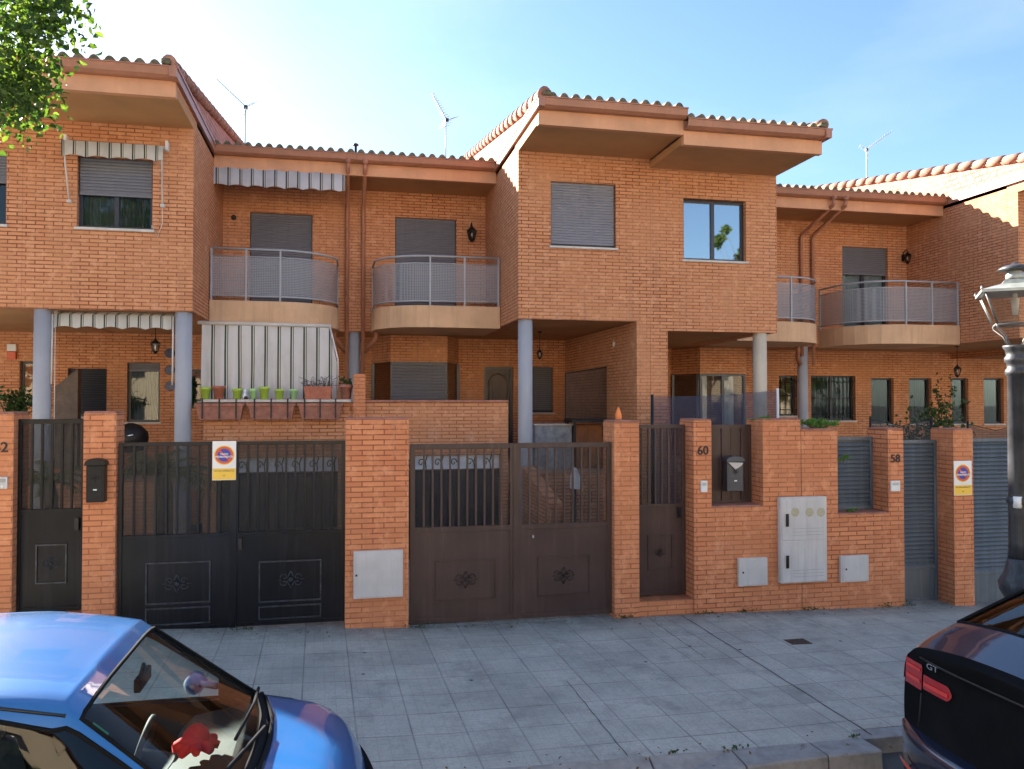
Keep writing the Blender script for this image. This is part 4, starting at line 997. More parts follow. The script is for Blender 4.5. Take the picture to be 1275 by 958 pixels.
for i in range(60):
    x = random.uniform(xa_, xb2); t = random.uniform(.04, .2); mb.tube([(x, 13.27, zl + .18), (x + random.gauss(0, .03), 13.27 + random.gauss(0, .04), zl + .2 + t * .6), (x + random.gauss(0, .06), 13.27 + random.gauss(0, .05), zl + .18 + t)], .004, 4)
mb.build('dry_stems', 'dry', T)
x = aX(305, 13.2, 490); T = thing('garden_figure', 'tiny white and black figure between two pots on the ledge', 'ornament', (x, 13.2, zl))
MB().lathe([(.02, 0), (.035, .03), (.028, .08), (.014, .1), (.024, .125), (.02, .15), (.004, .165)], (x, 13.2, zl), 12).build('body', 'white', T); MB().lathe([(.03, 0), (.034, .02), (.02, .05)], (x + .02, 13.16, zl), 10).build('base', 'iron', T)
for i, (p_, q_) in enumerate(((243, 303), (308, 367), (371, 426))):
    Y = 12.98; a, b = aX(p_, Y, 510), aX(q_, Y, 510); zt_, zb3 = aZ(300, 502, Y), aZ(300, 523, Y)
    T = thing('hanging_planter', ('hanging terracotta trough nearest the porch column', 'middle one of three terracotta troughs hanging on the parapet', 'hanging terracotta trough below the long dry planter')[i], 'planter', ((a + b) / 2, Y + .1, zb3), 'troughs hanging on the parapet')
    V = [(a, Y, zt_), (b, Y, zt_), (b, Y + .17, zt_), (a, Y + .17, zt_), (a + .05, Y + .04, zb3), (b - .05, Y + .04, zb3), (b - .05, Y + .15, zb3), (a + .05, Y + .15, zb3)]
    MB().add(V, [(0, 1, 5, 4), (1, 2, 6, 5), (2, 3, 7, 6), (3, 0, 4, 7), (4, 5, 6, 7), (0, 3, 2, 1)]).box(a - .012, b + .012, Y - .012, Y - .001, zt_ - .05, zt_ + .005).build('trough', 'terra_d', T, bevel=.006)
    s_ = MB()
    for k in (.15, .5, .85):
        x = a + (b - a) * k; s_.box(x - .012, x + .012, Y - .022, Y - .013, zb3 + .02, zt_ + .06).box(x - .012, x + .012, Y - .022, 13.09, zt_ + .061, zt_ + .068).box(x - .012, x + .012, Y - .02, Y + .1, zb3 - .012, zb3 - .002)
    s_.box(a, b, Y - .02, Y - .012, zt_ - .005, zt_ + .008); s_.build('bracket', 'iron', T)
# ------------------------------------------------------------------ porch objects
def lantern(name, label, px, pyc, Y, h=.3, hang=None, wall=None):
    x, z = at(px, pyc, Y); T = thing(name, label, 'lantern', (x, Y, z - h / 2)); w_ = h * .26
    MB().lathe([(w_ * .6, -h * .32), (w_, h * .12), (w_ * .98, h * .14)], (x, Y, z), 6, False).build('glass_body', 'glass_l', T)
    q = MB().lathe([(w_ * 1.15, h * .14), (w_ * .6, h * .3), (w_ * .2, h * .38), (w_ * .25, h * .42), (0.003, h * .5)], (x, Y, z), 6, False).lathe([(w_ * .2, -h * .48), (w_ * .5, -h * .38), (w_ * .7, -h * .32)], (x, Y, z), 6, False)
    for k in range(6):
        a = k * math.pi / 3; q.tube([(x + w_ * .62 * math.cos(a), Y + w_ * .62 * math.sin(a), z - h * .32), (x + w_ * 1.02 * math.cos(a), Y + w_ * 1.02 * math.sin(a), z + h * .14)], .006, 4)
    q.build('frame', 'iron', T)
    MB().lathe([(.01, -.03), (.02, 0), (.012, .03), (.003, .045)], (x, Y, z - h * .08), 8).build('bulb', 'white', T)
    if hang: MB().tube([(x, Y, z + h * .48), (x, Y, hang)], .006, 6).lathe([(.04, -.02), (.05, 0)], (x, Y, hang), 10).build('chain', 'iron', T)
    if wall: MB().tube([(x, Y, z + h * .5), (x, Y + .03, z + h * .62), (x, wall - .02, z + h * .5), (x, wall - .02, z - h * .1)], .012, 6).box(x - .03, x + .03, wall - .02, wall, z - h * .2, z + h * .3).build('bracket', 'iron', T)
lantern('wall_lantern', 'black lantern on the wall right of the middle balcony door', 587.5, 291, RY - .16, .36, wall=RY)
lantern('wall_lantern', 'black lantern on the wall right of the curtained balcony door', 1130, 321, RY - .16, .3, wall=RY)
lantern('hanging_lantern', 'lantern hanging in the porch under the left bay', 193.5, 431, 15.3, .3, hang=Z0)
lantern('hanging_lantern', 'lantern hanging from the porch ceiling right of the blue grey column', 672, 441, 15.3, .22, hang=Z0)
lantern('hanging_lantern', 'lantern hanging under the far right balcony ceiling', 1192, 462, 15.3, .3, hang=Z0 + DZ)
x, z = at(291, 271, RY); o = MB().lathe([(.05, -.01), (.05, 0), (.02, .0)], (0, 0, 0), 14).build('vent_cap', 'iron')
o.rotation_euler = (R(90), 0, 0); o.location = (x, RY - .002, z); tag(o, 'small round dark vent in the wall left of the left balcony door', 'vent')
x, z = at(770, 429, 14.2); T = thing('security_camera', 'small white camera on the brick side wall of the porch', 'camera', (x, 14.2, z))
MB().tube([(x - .1, 14.15, z - .01), (x + .04, 14.2, z + .03)], [.05, .045], 12).build('body', 'white', T); MB().tube([(x + .02, 14.2, z + .03), (pa - .002, 14.2, z + .08)], .02, 8).build('bracket', 'white', T)
for i, py in enumerate((440, 461, 481)):
    x, z = at(211.5, py, GY - .02); o = MB().prism([(x + .10 * math.cos(R(20 * k)), z + .10 * math.sin(R(20 * k))) for k in range(18)], 1, GY - .025, GY - .002).build('wall_plate', 'plate', bevel=.008)
    tag(o, ('top', 'middle', 'bottom')[i] + ' of three blue glazed plates on the wall beside the porch column', 'plate', 'blue plates on the porch wall')
# barbecue dome behind the black gate, garden chair and patio units
x, z = at(163, 537, 14.0); T = thing('kettle_barbecue', 'round dark kettle barbecue behind the black gate', 'barbecue', (x, 14.0, 1.35))
MB().lathe([(.05, .42), (.2, .46), (.26, .6), (.27, .66), (.25, .76), (.15, .86), (.04, .9)], (x, 14.0, 1.35), 22).build('kettle', 'iron', T)
MB().tube([(x - .1, 14.0, 1.8), (x - .22, 14.0, 1.35)], .012, 6).tube([(x + .1, 13.9, 1.8), (x + .22, 13.9, 1.35)], .012, 6).tube([(x, 14.1, 1.8), (x, 14.25, 1.35)], .012, 6).build('legs', 'iron', T)
MB().tube([(x - .0, 13.75, 2.05), (x + .1, 13.72, 2.07)], .014, 8).build('handle', 'chrome', T)
a, b, c, d = rect(666, 528, 712, 552, 14.4)
T = thing('sink_unit', 'grey sink unit on the patio behind the brown gate', 'sink unit', ((a + b) / 2, 14.4, 1.352)); MB().box(a, b, 14.4, 14.9, 1.352, d - .03).build('cabinet', 'steel', T, bevel=.01); MB().box(a - .02, b + .02, 14.36, 14.92, d - .029, d).build('worktop', 'sill', T, bevel=.005)
a, b, c, d = rect(714, 529, 750, 552, 14.4)
T = thing('outdoor_cupboard', 'orange brown cupboard on the patio right of the sink unit', 'cupboard', ((a + b) / 2, 14.4, 1.352)); MB().box(a, b, 14.4, 14.9, 1.352, d).build('carcass', 'wood', T, bevel=.006); MB().box(a + .02, (a + b) / 2 - .005, 14.385, 14.399, 1.4, d - .03).box((a + b) / 2 + .005, b - .02, 14.385, 14.399, 1.4, d - .03).build('doors', 'wood', T)
# dark mesh screen with slanted top
Y = 14.6; pts = [at(704, 462, Y), at(757, 457, Y), at(770, 468, Y), at(770, 521, Y), at(704, 521, Y)]
pts = [(aX(704, Y, 480), aZ(704, 465, Y)), (aX(757, Y, 480), aZ(757, 457, Y)), (aX(769, Y, 480), aZ(769, 467, Y)), (aX(769, Y, 480), aZ(769, 522, Y)), (aX(704, Y, 480), aZ(704, 522, Y))]
T = thing('mesh_screen', 'dark see-through mesh screen standing on the porch of number 60', 'screen', (pts[4][0], Y, 1.36))
MB().add([(p[0], Y, p[1]) for p in pts], [(0, 1, 2, 3, 4)]).build('mesh', 'netd', T)
MB().tube([(p[0], Y, p[1]) for p in pts], .014, 6, closed=True).tube([(pts[4][0], Y, 1.36), (pts[4][0], Y, pts[4][1])], .014, 6).tube([(pts[3][0], Y, 1.36), (pts[3][0], Y, pts[3][1])], .014, 6).build('frame', 'iron', T)
a, b = pts[4][0], pts[3][0]
T = thing('patio_table', 'dark patio table under the mesh screen', 'table', ((a + b) / 2, 14.3, 1.352)); zt = pts[4][1]
MB().box(a - .05, b, 14.0, 14.55, zt - .05, zt).build('table_top', 'iron', T)
for u, v in ((a, 14.03), (b - .06, 14.03), (a, 14.5), (b - .06, 14.5)): MB().box(u, u + .04, v, v + .04, 1.352, zt - .05).build('leg', 'iron', T)
# orange ornament on the pillar
x, z0 = at(770, 519, FY + .3); z0 = aZ(780, 526, FY) + .023; T = thing('clay_flame_ornament', 'orange flame shaped clay ornament on top of the pillar', 'ornament', (x, FY + .3, z0))
MB().lathe([(.03, 0), (.042, .03), (.04, .07), (.026, .11), (.012, .145), (.002, .16)], (x, FY + .3, z0), 12).build('flame', 'orange', T); MB().lathe([(.05, -.0), (.05, .012), (.03, .016)], (x, FY + .3, z0), 12).build('foot', 'terra_d', T)
# netting over 58's terrace
Y0_, Y1_ = 11.6, 12.9
A0, A1 = at(812, 494, Y0_), at(968, 486, Y1_); B0, B1 = at(812, 540, Y0_), at(968, 540, Y1_)
T = thing('netting_fence', 'blue translucent netting fence across the terrace of the pale column', 'fence', ((A0[0] + A1[0]) / 2, 12.3, g(6)))
V = []; n = 40
for i in range(n + 1):
    u = i / n; x = A0[0] + (A1[0] - A0[0]) * u; yy = Y0_ + (Y1_ - Y0_) * u + .02 * math.sin(u * 20)
    V += [(x, yy, g(6)), (x, yy, A0[1] + (A1[1] - A0[1]) * u - .03 * math.sin(u * math.pi))]
MB().add(V, [(2 * i, 2 * i + 2, 2 * i + 3, 2 * i + 1) for i in range(n)], True).build('netting', 'net', T)
for i, u in enumerate((0, 1)):
    x = A0[0] + (A1[0] - A0[0]) * u; yy = Y0_ + (Y1_ - Y0_) * u; MB().tube([(x, yy, g(x)), (x, yy, (A0, A1)[i][1] + .03)], .025, 8).build('post', 'white' if i else 'iron', T)
Y0_ = 12.2
for k, (p_, q_, zt_, lb) in enumerate(((1084, 1160, 522, 'sagging dark net screen behind the narrow grey gate'), (1205, 1275, 528, 'sagging dark net screen behind the wide grey gate'))):
    a, b = aX(p_, Y0_, 540), aX(q_, Y0_, 540); zt2 = aZ((p_ + q_) / 2, zt_, Y0_)
    T = thing('net_screen', lb, 'screen', ((a + b) / 2, Y0_, g(9)), 'dark net screens'); V = []
    for i in range(21):
        u = i / 20; V += [(a + (b - a) * u, Y0_, g(9) - .05), (a + (b - a) * u, Y0_, zt2 - .12 * math.sin(u * math.pi))]
    MB().add(V, [(2 * i, 2 * i + 2, 2 * i + 3, 2 * i + 1) for i in range(20)], True).build('net', 'netd', T)
    MB().tube([(a, Y0_, g(9)), (a, Y0_, zt2 + .05)], .02, 6).tube([(b, Y0_, g(9)), (b, Y0_, zt2 + .05)], .02, 6).tube([(a, Y0_, zt2), ((a + b) / 2, Y0_, zt2 - .12), (b, Y0_, zt2)], .008, 6).build('frame', 'iron', T)
# plants
def clump(name, label, c, r, n, size, mat='leaf_g', stems=8):
    T = thing(name, label, 'plant', (c[0], c[1], c[2] - r[2])); pts = []
    cl = [(c[0] + random.gauss(0, r[0] * .5), c[1] + random.gauss(0, r[1] * .5), c[2] + random.gauss(0, r[2] * .45)) for _ in range(max(3, n // 35))]
    for _ in range(n):
        q = random.choice(cl); pts.append((q[0] + random.gauss(0, r[0] * .22), q[1] + random.gauss(0, r[1] * .22), q[2] + random.gauss(0, r[2] * .25)))
    MB().leaves(pts, size).build('foliage', mat, T); s_ = MB()
    for q in cl[:stems]: s_.tube([(c[0] + (q[0] - c[0]) * .3, c[1], c[2] - r[2]), q], [.012, .004], 5)
    s_.build('stems', 'bark', T); return T
x, z = at(1017, 530, FY + .2); clump('wall_plant', 'bright green plant spilling over the wall top right of its joint', (x, FY + .2, z + .03), (.17, .1, .06), 420, .045)
x, z = at(958, 521, FY + .2); clump('wall_plant', 'low pale green plant on the wall top left of the joint', (x, FY + .22, z + .0), (.2, .08, .025), 160, .035)
x, z = at(1048, 571, FY - .02); clump('wall_plant', 'small green sprig growing out of the wall edge by the grey fence panel', (x, FY - .03, z), (.07, .03, .05), 60, .045)
x, z = at(1061, 636, FY + .1); clump('wall_plant', 'small weed on the sill under the grey fence panel', (x, FY + .1, z), (.06, .03, .03), 50, .035)
x, z = at(1148, 528, 12.8); clump('garden_shrub', 'leafy dark shrub behind the narrow grey gate', (x, 12.6, z - .35), (.7, .3, .45), 1500, .09, 'leaf_d', 14)
x, z = at(1172, 500, 15.5); clump('potted_tree', 'sparse small tree growing in front of the far right windows', (x, 15.5, z), (.25, .2, .45), 200, .07, 'leaf_d', 10)
x, z = at(14, 500, 14.2); clump('garden_shrub', 'dark shrub on the porch at the left edge', (x, 14.2, z - .05), (.35, .2, .25), 600, .08, 'leaf_d', 10)
x, z = at(243, 480, 14.6); clump('garden_shrub', 'spiky grey green plant between the column and the drop awning', (x, 14.2, z - .05), (.08, .1, .35), 260, .1, 'leaf_d', 8)
# palm behind the black gate
def palm(px, py, Y, label, n=22, L=1.0):
    x, z = at(px, py, Y); T = thing('palm_plant', label, 'plant', (x, Y, g(x))); z0 = z
    MB().tube([(x, Y, g(x)), (x + .03, Y, z0 - .2), (x, Y, z0)], [.12, .09, .07], 10).build('trunk', 'bark', T); mb = MB()
    for i in range(n):
        a = i * 2.4 + random.random() * .3; el = random.uniform(.1, 1.2); l = L * random.uniform(.75, 1.1); d0 = Vector((math.cos(a) * math.cos(el), math.sin(a) * math.cos(el), math.sin(el))); pr = []
        for k in range(9):
            t = k / 8; pr.append(Vector((x, Y, z0)) + d0 * l * t - Vector((0, 0, 1)) * l * .55 * t * t)
        mb.tube(pr, [.012 - .001 * k for k in range(9)], 4)
        for k in range(1, 9):
            tdir = (pr[k] - pr[k - 1]).normalized(); sd = tdir.cross(Vector((0, 0, 1))).normalized()
            for s_ in (-1, 1):
                for h in (0, .5):
                    p = pr[k - 1].lerp(pr[k], h); le = .24 * l * (1 - .5 * k / 9); e_ = p + (sd * s_ + tdir * .9).normalized() * le - Vector((0, 0, le * .35)); wv = tdir * .018
                    mb.add([p - wv, p + wv, e_], [(0, 1, 2)])
    mb.build('fronds', 'leaf_p', T)
palm(203, 590, 10.6, 'bushy yellow green palm seen through the bars of the black garage gate', 26, .9)
palm(60, 600, 11.2, 'small palm seen through the bars of the narrow black gate', 16, .7)
x, z = at(820, 615, 10.4); T = thing('gas_bottle', 'pale bottle standing behind the narrow brown gate', 'bottle', (x, 10.4, g(x))); 
MB().lathe([(.1, 0), (.13, .03), (.13, .8), (.1, .95), (.04, 1.0), (.04, 1.1), (.01, 1.12)], (x, 10.4, g(x)), 18).build('bottle_body', 'box', T)
x = aX(716, 10.9, 600); T = thing('garden_lantern_box', 'small white pointed birdhouse seen through the brown gate', 'birdhouse', (x, 10.9, g(x)))
zz = aZ(716, 600, 10.9); MB().prism([(x - .06, zz - .1), (x + .06, zz - .1), (x + .06, zz + .08), (x, zz + .2), (x - .06, zz + .08)], 1, 10.85, 10.95).build('house_box', 'white', T); MB().tube([(x, 10.9, g(x)), (x, 10.9, zz - .1)], .02, 6).build('post', 'iron', T)
x, z = at(14, 438, GY - .06); T = thing('alarm_box', 'small red and white alarm box on the porch wall at the left edge', 'alarm', (x, GY, z - .14))
MB().box(x - .08, x + .08, GY - .06, GY - .001, z + .01, z + .15).build('upper_case', 'white', T, bevel=.008); MB().box(x - .08, x + .08, GY - .065, GY - .001, z - .15, z).build('lower_case', 'signred', T, bevel=.008)
# houses added across the street: bounce sun onto the shaded fronts, show in panes
oh = plain('cream render opposite', (.74, .60, .42), .9, var=.06, scale=1); x = -42
for k in range(6):
    T = thing('light_bounce_house', 'added cream house across the road, bounces sunlight onto the fronts, seen only in reflections', 'house', (x + 6.5, -24, 0), 'added light-bouncing cream houses on the opposite side of the road')
    hs = [(x + a, x + a + 1.3, z_, z_ + 1.3) for a in (1.5, 5.2, 9.2) for z_ in (1.2, 4.2, 7.0)]
    MB().panel(x, x + 12.9, -.2, 9.3 + .4 * (k % 2), -24.3, -24, hs).box(x, x + 12.9, -33, -24.8, -.2, 9.0).build('wall', oh, T)
    g_ = MB()
    for h in hs: g_.box(h[0], h[1], -24.25, -24.2, h[2], h[3])
    g_.build('window_panes', 'frame', T)
    MB().prism([(-23.6, 9.75), (-29, 11.2), (-33.4, 9.75)], 0, x, x + 12.9).build('roof', 'tile', T)
    x += 13
mb = MB(); pts = []
for i in range(170):
    if i % 3: x = random.uniform(-1.5, 8); y = 9.18 - abs(random.gauss(0, .12))
    else: x = random.uniform(.3, 4.2); y = random.choice((5.45, 5.62, 5.28)) + random.gauss(0, .05)
    if y < 5.3: pts.append((x, y, g(x) - .12))
    else: pts.append((x, y, g(x) + .012))
mb.leaves(pts, .03, up=3); o = mb.build('leaf_litter', plain('dry leaf litter', (.16, .11, .05), .9, var=.4, scale=30)); o['kind'] = 'stuff'
mb = MB(); pts = []
for x0_ in (-1.0, .85, 3.35, 4.35, 4.9, 5.8, 6.9, 7.15):
    for _ in range(26): pts.append((x0_ + random.gauss(0, .07), 9.185 - abs(random.gauss(0, .015)), g(x0_) + .008 + abs(random.gauss(0, .02))))
for x0_ in (2.4, 2.9, 3.9):
    for _ in range(14): pts.append((x0_ + random.gauss(0, .05), 5.575 + random.gauss(0, .01), g(x0_) + .012 + abs(random.gauss(0, .008))))
o = mb.leaves(pts, .028, up=.5).build('weeds', 'leaf_d'); o['kind'] = 'stuff'
mb = MB()
for xx, y0_, y1_ in ((4.06, 5.6, 9.19), (3.62, 7.6, 9.19), (2.05, 5.6, 7.2)):
    n = 24; V = []
    for i in range(n + 1):
        yy = y0_ + (y1_ - y0_) * i / n; w_ = (.0055 if xx > 4 else .003) + .001 * math.sin(i * 2.1); x_ = xx + .004 * math.sin(i * 1.3)
        V += [(x_ - w_, yy, g(x_) + .003), (x_ + w_, yy, g(x_) + .003)]
    mb.add(V, [(2 * i, 2 * i + 1, 2 * i + 3, 2 * i + 2) for i in range(n)])
structure(mb.build('expansion_joint', plain('dirt filled joint', (.05, .048, .04), .95, var=.3, scale=20)))
# ------------------------------------------------------------------ street lamp
LX, LY = 5.80, 5.98; gz = g(LX)
def lz(py): return aZ(1250, py, LY)
LM = thing('street_lamp', 'cast iron street lamp with pale four sided lantern, right edge', 'street lamp', (LX, LY, gz))
zc0, zl0, zl1 = lz(430), lz(404), lz(367)
zt0, zt1 = lz(347), lz(322)
MB().lathe([(.15, 0), (.15, .5), (.12, .55), (.13, .6), (.105, .66), (.105, .9), (.15, .98), (.16, 1.05), (.12, 1.12), (.10, 1.2), (.085, 1.26)], (LX, LY, gz), 16).build('pedestal', 'lampiron', LM)
pl_ = MB().lathe([(.082, 1.262), (.075, 1.4), (.068, zc0 - gz - .27), (.085, zc0 - gz - .26), (.085, zc0 - gz - .22), (.07, zc0 - gz - .2), (.072, zc0 - gz - .16), (.09, zc0 - gz - .14), (.09, zc0 - gz - .11), (.075, zc0 - gz - .09), (.08, zc0 - gz - .05), (.1, zc0 - gz - .02), (.1, zc0 - gz)], (LX, LY, gz), 18).build('post', 'lampiron', LM)
def sq(s, z, rot=R(52.9)):
    return [(LX + s * math.sqrt(2) * math.cos(rot + math.pi / 4 + k * math.pi / 2), LY + s * math.sqrt(2) * math.sin(rot + math.pi / 4 + k * math.pi / 2), z) for k in range(4)]
sb, st_ = .15, .25; zbt = zl0; ztp = zl1 + .02
lo_, hi_ = sq(sb, zbt), sq(st_, ztp)
fr = MB()
for k in range(4):
    fr.tube([lo_[k], hi_[k]], .010, 6).tube([lo_[k], lo_[(k + 1) % 4]], .011, 6).tube([hi_[k], hi_[(k + 1) % 4]], .013, 6)
    m_ = [(lo_[k][i] * .55 + LX * .45 if i == 0 else lo_[k][i] * .55 + LY * .45 if i == 1 else (zbt + zc0) / 2 - .01) for i in range(3)]
    fr.tube([lo_[k], (lo_[k][0], lo_[k][1], zbt - .03), m_, (LX + (lo_[k][0] - LX) * .35, LY + (lo_[k][1] - LY) * .35, zc0)], .008, 6)
    fr.lathe([(.004, -.03), (.014, -.015), (.004, 0)], lo_[k], 6)
fr.build('lantern_frame', 'lampframe', LM)
gm_ = MB()
for k in range(4): gm_.add([lo_[k], lo_[(k + 1) % 4], hi_[(k + 1) % 4], hi_[k]], [(0, 1, 2, 3)])
gm_.build('lantern_glass', 'glass_l', LM)
rf = MB(); ov = sq(st_ + .03, ztp - .012); ov2 = sq(st_ + .03, ztp + .012); md = sq(.11, zt0 - .05); md2 = sq(.08, zt0 - .01)
V = ov + ov2 + md + md2; F = [(3, 2, 1, 0)] + [(a * 4 + k, a * 4 + (k + 1) % 4, (a + 1) * 4 + (k + 1) % 4, (a + 1) * 4 + k) for a in range(3) for k in range(4)]
rf.add(V, F).lathe([(.07, zt0 - .012), (.072, zt0 + .03), (.06, zt0 + .06), (.05, zt0 + .075)], (LX, LY, 0), 14)
for k in range(4): rf.lathe([(.008, 0), (.01, .012), (.003, .03)], ov2[k], 6)
rf.build('lantern_roof', 'lamptop', LM)
MB().lathe([(.13, zt0 + .076), (.135, zt0 + .085), (.09, zt0 + .115), (.03, zt0 + .13), (.01, zt0 + .15)], (LX, LY, 0), 16).build('cowl', 'lampiron', LM)
MB().tube([(LX, LY, ztp + .03), (LX, LY, ztp - .05)], .02, 8).tube([(LX, LY, ztp - .05), (LX, LY, ztp - .2)], [.035, .022], 10).build('bulb', 'sill', LM)
MB().tube([(LX - .05, LY - .05, lz(632)), (LX - .052, LY - .052, lz(618))], .035, 6).build('sticker', 'white', LM)
MB().lathe([(.085, 0), (.09, .01), (.09, .05), (.085, .06)], (LX, LY, lz(628)), 14).build('clamp_band', 'lampiron', LM)
# ------------------------------------------------------------------ cars
def cr(p0, p1, p2, p3, t, k=.42):
    m1 = (p2 - p0) * k; m2 = (p3 - p1) * k; t2 = t * t; t3 = t2 * t
    return p1 * (2 * t3 - 3 * t2 + 1) + m1 * (t3 - 2 * t2 + t) + p2 * (-2 * t3 + 3 * t2) + m2 * (t3 - t2)
class Car:
    def __init__(s, st, yc, z0, rear, front):
        # st: list of (x, bow, [(y,z)*8]) from rear to front; half profile sill -> roof centre
        s.st = st; s.yc = yc; s.z0 = z0; s.rear = rear; s.front = front; s.K = 8
    def prof(s, i): return s.st[max(0, min(len(s.st) - 1, i))]
    def P(s, u, v, off=0):
        "u station coordinate, v -7..7 (0 = centre line, +-7 sill); + = far side"
        sg = 1 if v >= 0 else -1; a = 7 - abs(v)
        i = min(int(u), len(s.st) - 2); t = u - i
        def pt(ii, jj):
            x, bow, pr = s.prof(ii)
            if jj > 7: jj2 = 14 - jj; q = pr[max(0, min(7, jj2))]; q = (-q[0], q[1])
            else: q = pr[max(0, min(7, jj))]
            return Vector((x + bow * (1 - (q[0] / .8) ** 2), q[0], q[1]))
        j = min(int(a), 6); tv = a - j
        rows = []
        for ii in (i - 1, i, i + 1, i + 2): rows.append(cr(pt(ii, j - 1), pt(ii, j), pt(ii, j + 1), pt(ii, j + 2), tv, .38))
        p = cr(*rows, t, .40)
        return Vector((p.x, s.yc + sg * p.y, s.z0 + p.z))
    def N(s, u, v):
        e = .02; U = len(s.st) - 1
        du = s.P(min(U, u + e), v) - s.P(max(0, u - e), v); dv = s.P(u, min(7, v + e)) - s.P(u, max(-7, v - e))
        n = dv.cross(du).normalized()
        c = Vector(((s.st[0][0] + s.st[-1][0]) / 2, s.yc, s.z0 + .6)); 
        if n.dot(s.P(u, v) - c) < 0: n = -n
        return n
    def patch(s, u0, u1, v0, v1, nu, nv, off=0):
        V = []; 
        for i in range(nu + 1):
            for j in range(nv + 1):
                u = u0 + (u1 - u0) * i / nu; v = v0 + (v1 - v0) * j / nv; V.append(s.P(u, v) + (s.N(u, v) * off if off else Vector()))
        return V, [(i * (nv + 1) + j, i * (nv + 1) + j + 1, (i + 1) * (nv + 1) + j + 1, (i + 1) * (nv + 1) + j) for i in range(nu) for j in range(nv)]
    def body(s, open_, sub=8, subv=4, off=0):
        U = len(s.st) - 1; mb = MB(); nu = U * sub; nv = 14 * subv; V = []
        for i in range(nu + 1):
            for j in range(nv + 1):
                u = i / sub; v = -7 + j / subv; V.append(s.P(u, v) + (s.N(u, v) * off if off else Vector()))
        F = []
        for i in range(nu):
            for j in range(nv):
                u = (i + .5) / sub; v = -7 + (j + .5) / subv
                if any(a < u < b and c < v < d for a, b, c, d in open_): continue
                F.append((i * (nv + 1) + j, i * (nv + 1) + j + 1, (i + 1) * (nv + 1) + j + 1, (i + 1) * (nv + 1) + j))
        mb.add(V, F, True)
        for end, (i, ex) in enumerate(((0, s.rear), (nu, s.front))):
            V = []; m = 24; half = nv // 2
            rows = []
            for j in range(half + 1):
                L = s.P(i / sub, -7 + j / subv); Rr = s.P(i / sub, 7 - j / subv); rows.append((L, Rr))
            dirn = -1 if end == 0 else 1
            for L, Rr in rows:
                hw = (Rr.y - L.y) / 2; e = ex(L.z - s.z0)
                for k in range(m + 1):
                    y = L.y + (Rr.y - L.y) * k / m; q = abs((k / m) * 2 - 1) if hw > 1e-4 else 0
                    zz = L.z; V.append((L.x + dirn * e * (1 - q ** 3.2) * min(1, hw / .25), y, zz))
            mb.add(V, [(a * (m + 1) + k, a * (m + 1) + k + 1, (a + 1) * (m + 1) + k + 1, (a + 1) * (m + 1) + k) for a in range(half) for k in range(m)], True)
        return mb
    def capP(s, z, y):
        z = .3 + (z - .3) * 1.17
        best = None
        for j in range(0, 281):
            v = 7 - j / 40; p = s.P(0, max(0, v))
            if best is None or abs(p.z - s.z0 - z) < best[0]: best = (abs(p.z - s.z0 - z), p)
        p = best[1]; hw = p.y - s.yc; q = min(1, abs(y) / hw)
        return Vector((p.x - s.rear(z) * (1 - q ** 3.2) * min(1, hw / .25), s.yc + y, s.z0 + z))
def wheel(T, x, y, z0, r, out):
    W = bpy.data.objects.new('wheel', None)
    mb = MB(); n = 28; V = []; pr = [(r * .62, -.09), (r * .93, -.10), (r, -.075), (r, .075), (r * .93, .10), (r * .62, .09)]
    for k in range(n):
        a = 2 * math.pi * k / n
        for rr, yy in pr: V.append((x + rr * math.cos(a), y + yy * 1.0, z0 + r + rr * math.sin(a)))
    m = len(pr); mb.add(V, [(k * m + i, k * m + (i + 1) % m, ((k + 1) % n) * m + (i + 1) % m, ((k + 1) % n) * m + i) for k in range(n) for i in range(m)], True)
    ty = mb.build('wheel', 'rubber', T); rm = MB()
    yy = y + out * .07
    for k in range(5):
        a = 2 * math.pi * k / 5; d1 = Vector((math.cos(a), 0, math.sin(a))); rm.tube([(x, yy, z0 + r), (x + d1.x * r * .62, yy, z0 + r + d1.z * r * .62)], [.045, .03], 6)
    rm.tube([(x + r * .62 * math.cos(2 * math.pi * k / 24), yy, z0 + r + r * .62 * math.sin(2 * math.pi * k / 24)) for k in range(24)], .015, 6, closed=True); rm.build('rim', 'alloy', ty)
def seal(car, u0, u1, v0, v1, r=.012, off=.0, n=10):
    pts = []
    for i in range(n): pts.append(car.P(u0 + (u1 - u0) * i / n, v0))
    for i in range(n): pts.append(car.P(u1, v0 + (v1 - v0) * i / n))
    for i in range(n): pts.append(car.P(u1 + (u0 - u1) * i / n, v1))
    for i in range(n): pts.append(car.P(u0, v1 + (v0 - v1) * i / n))
    return pts
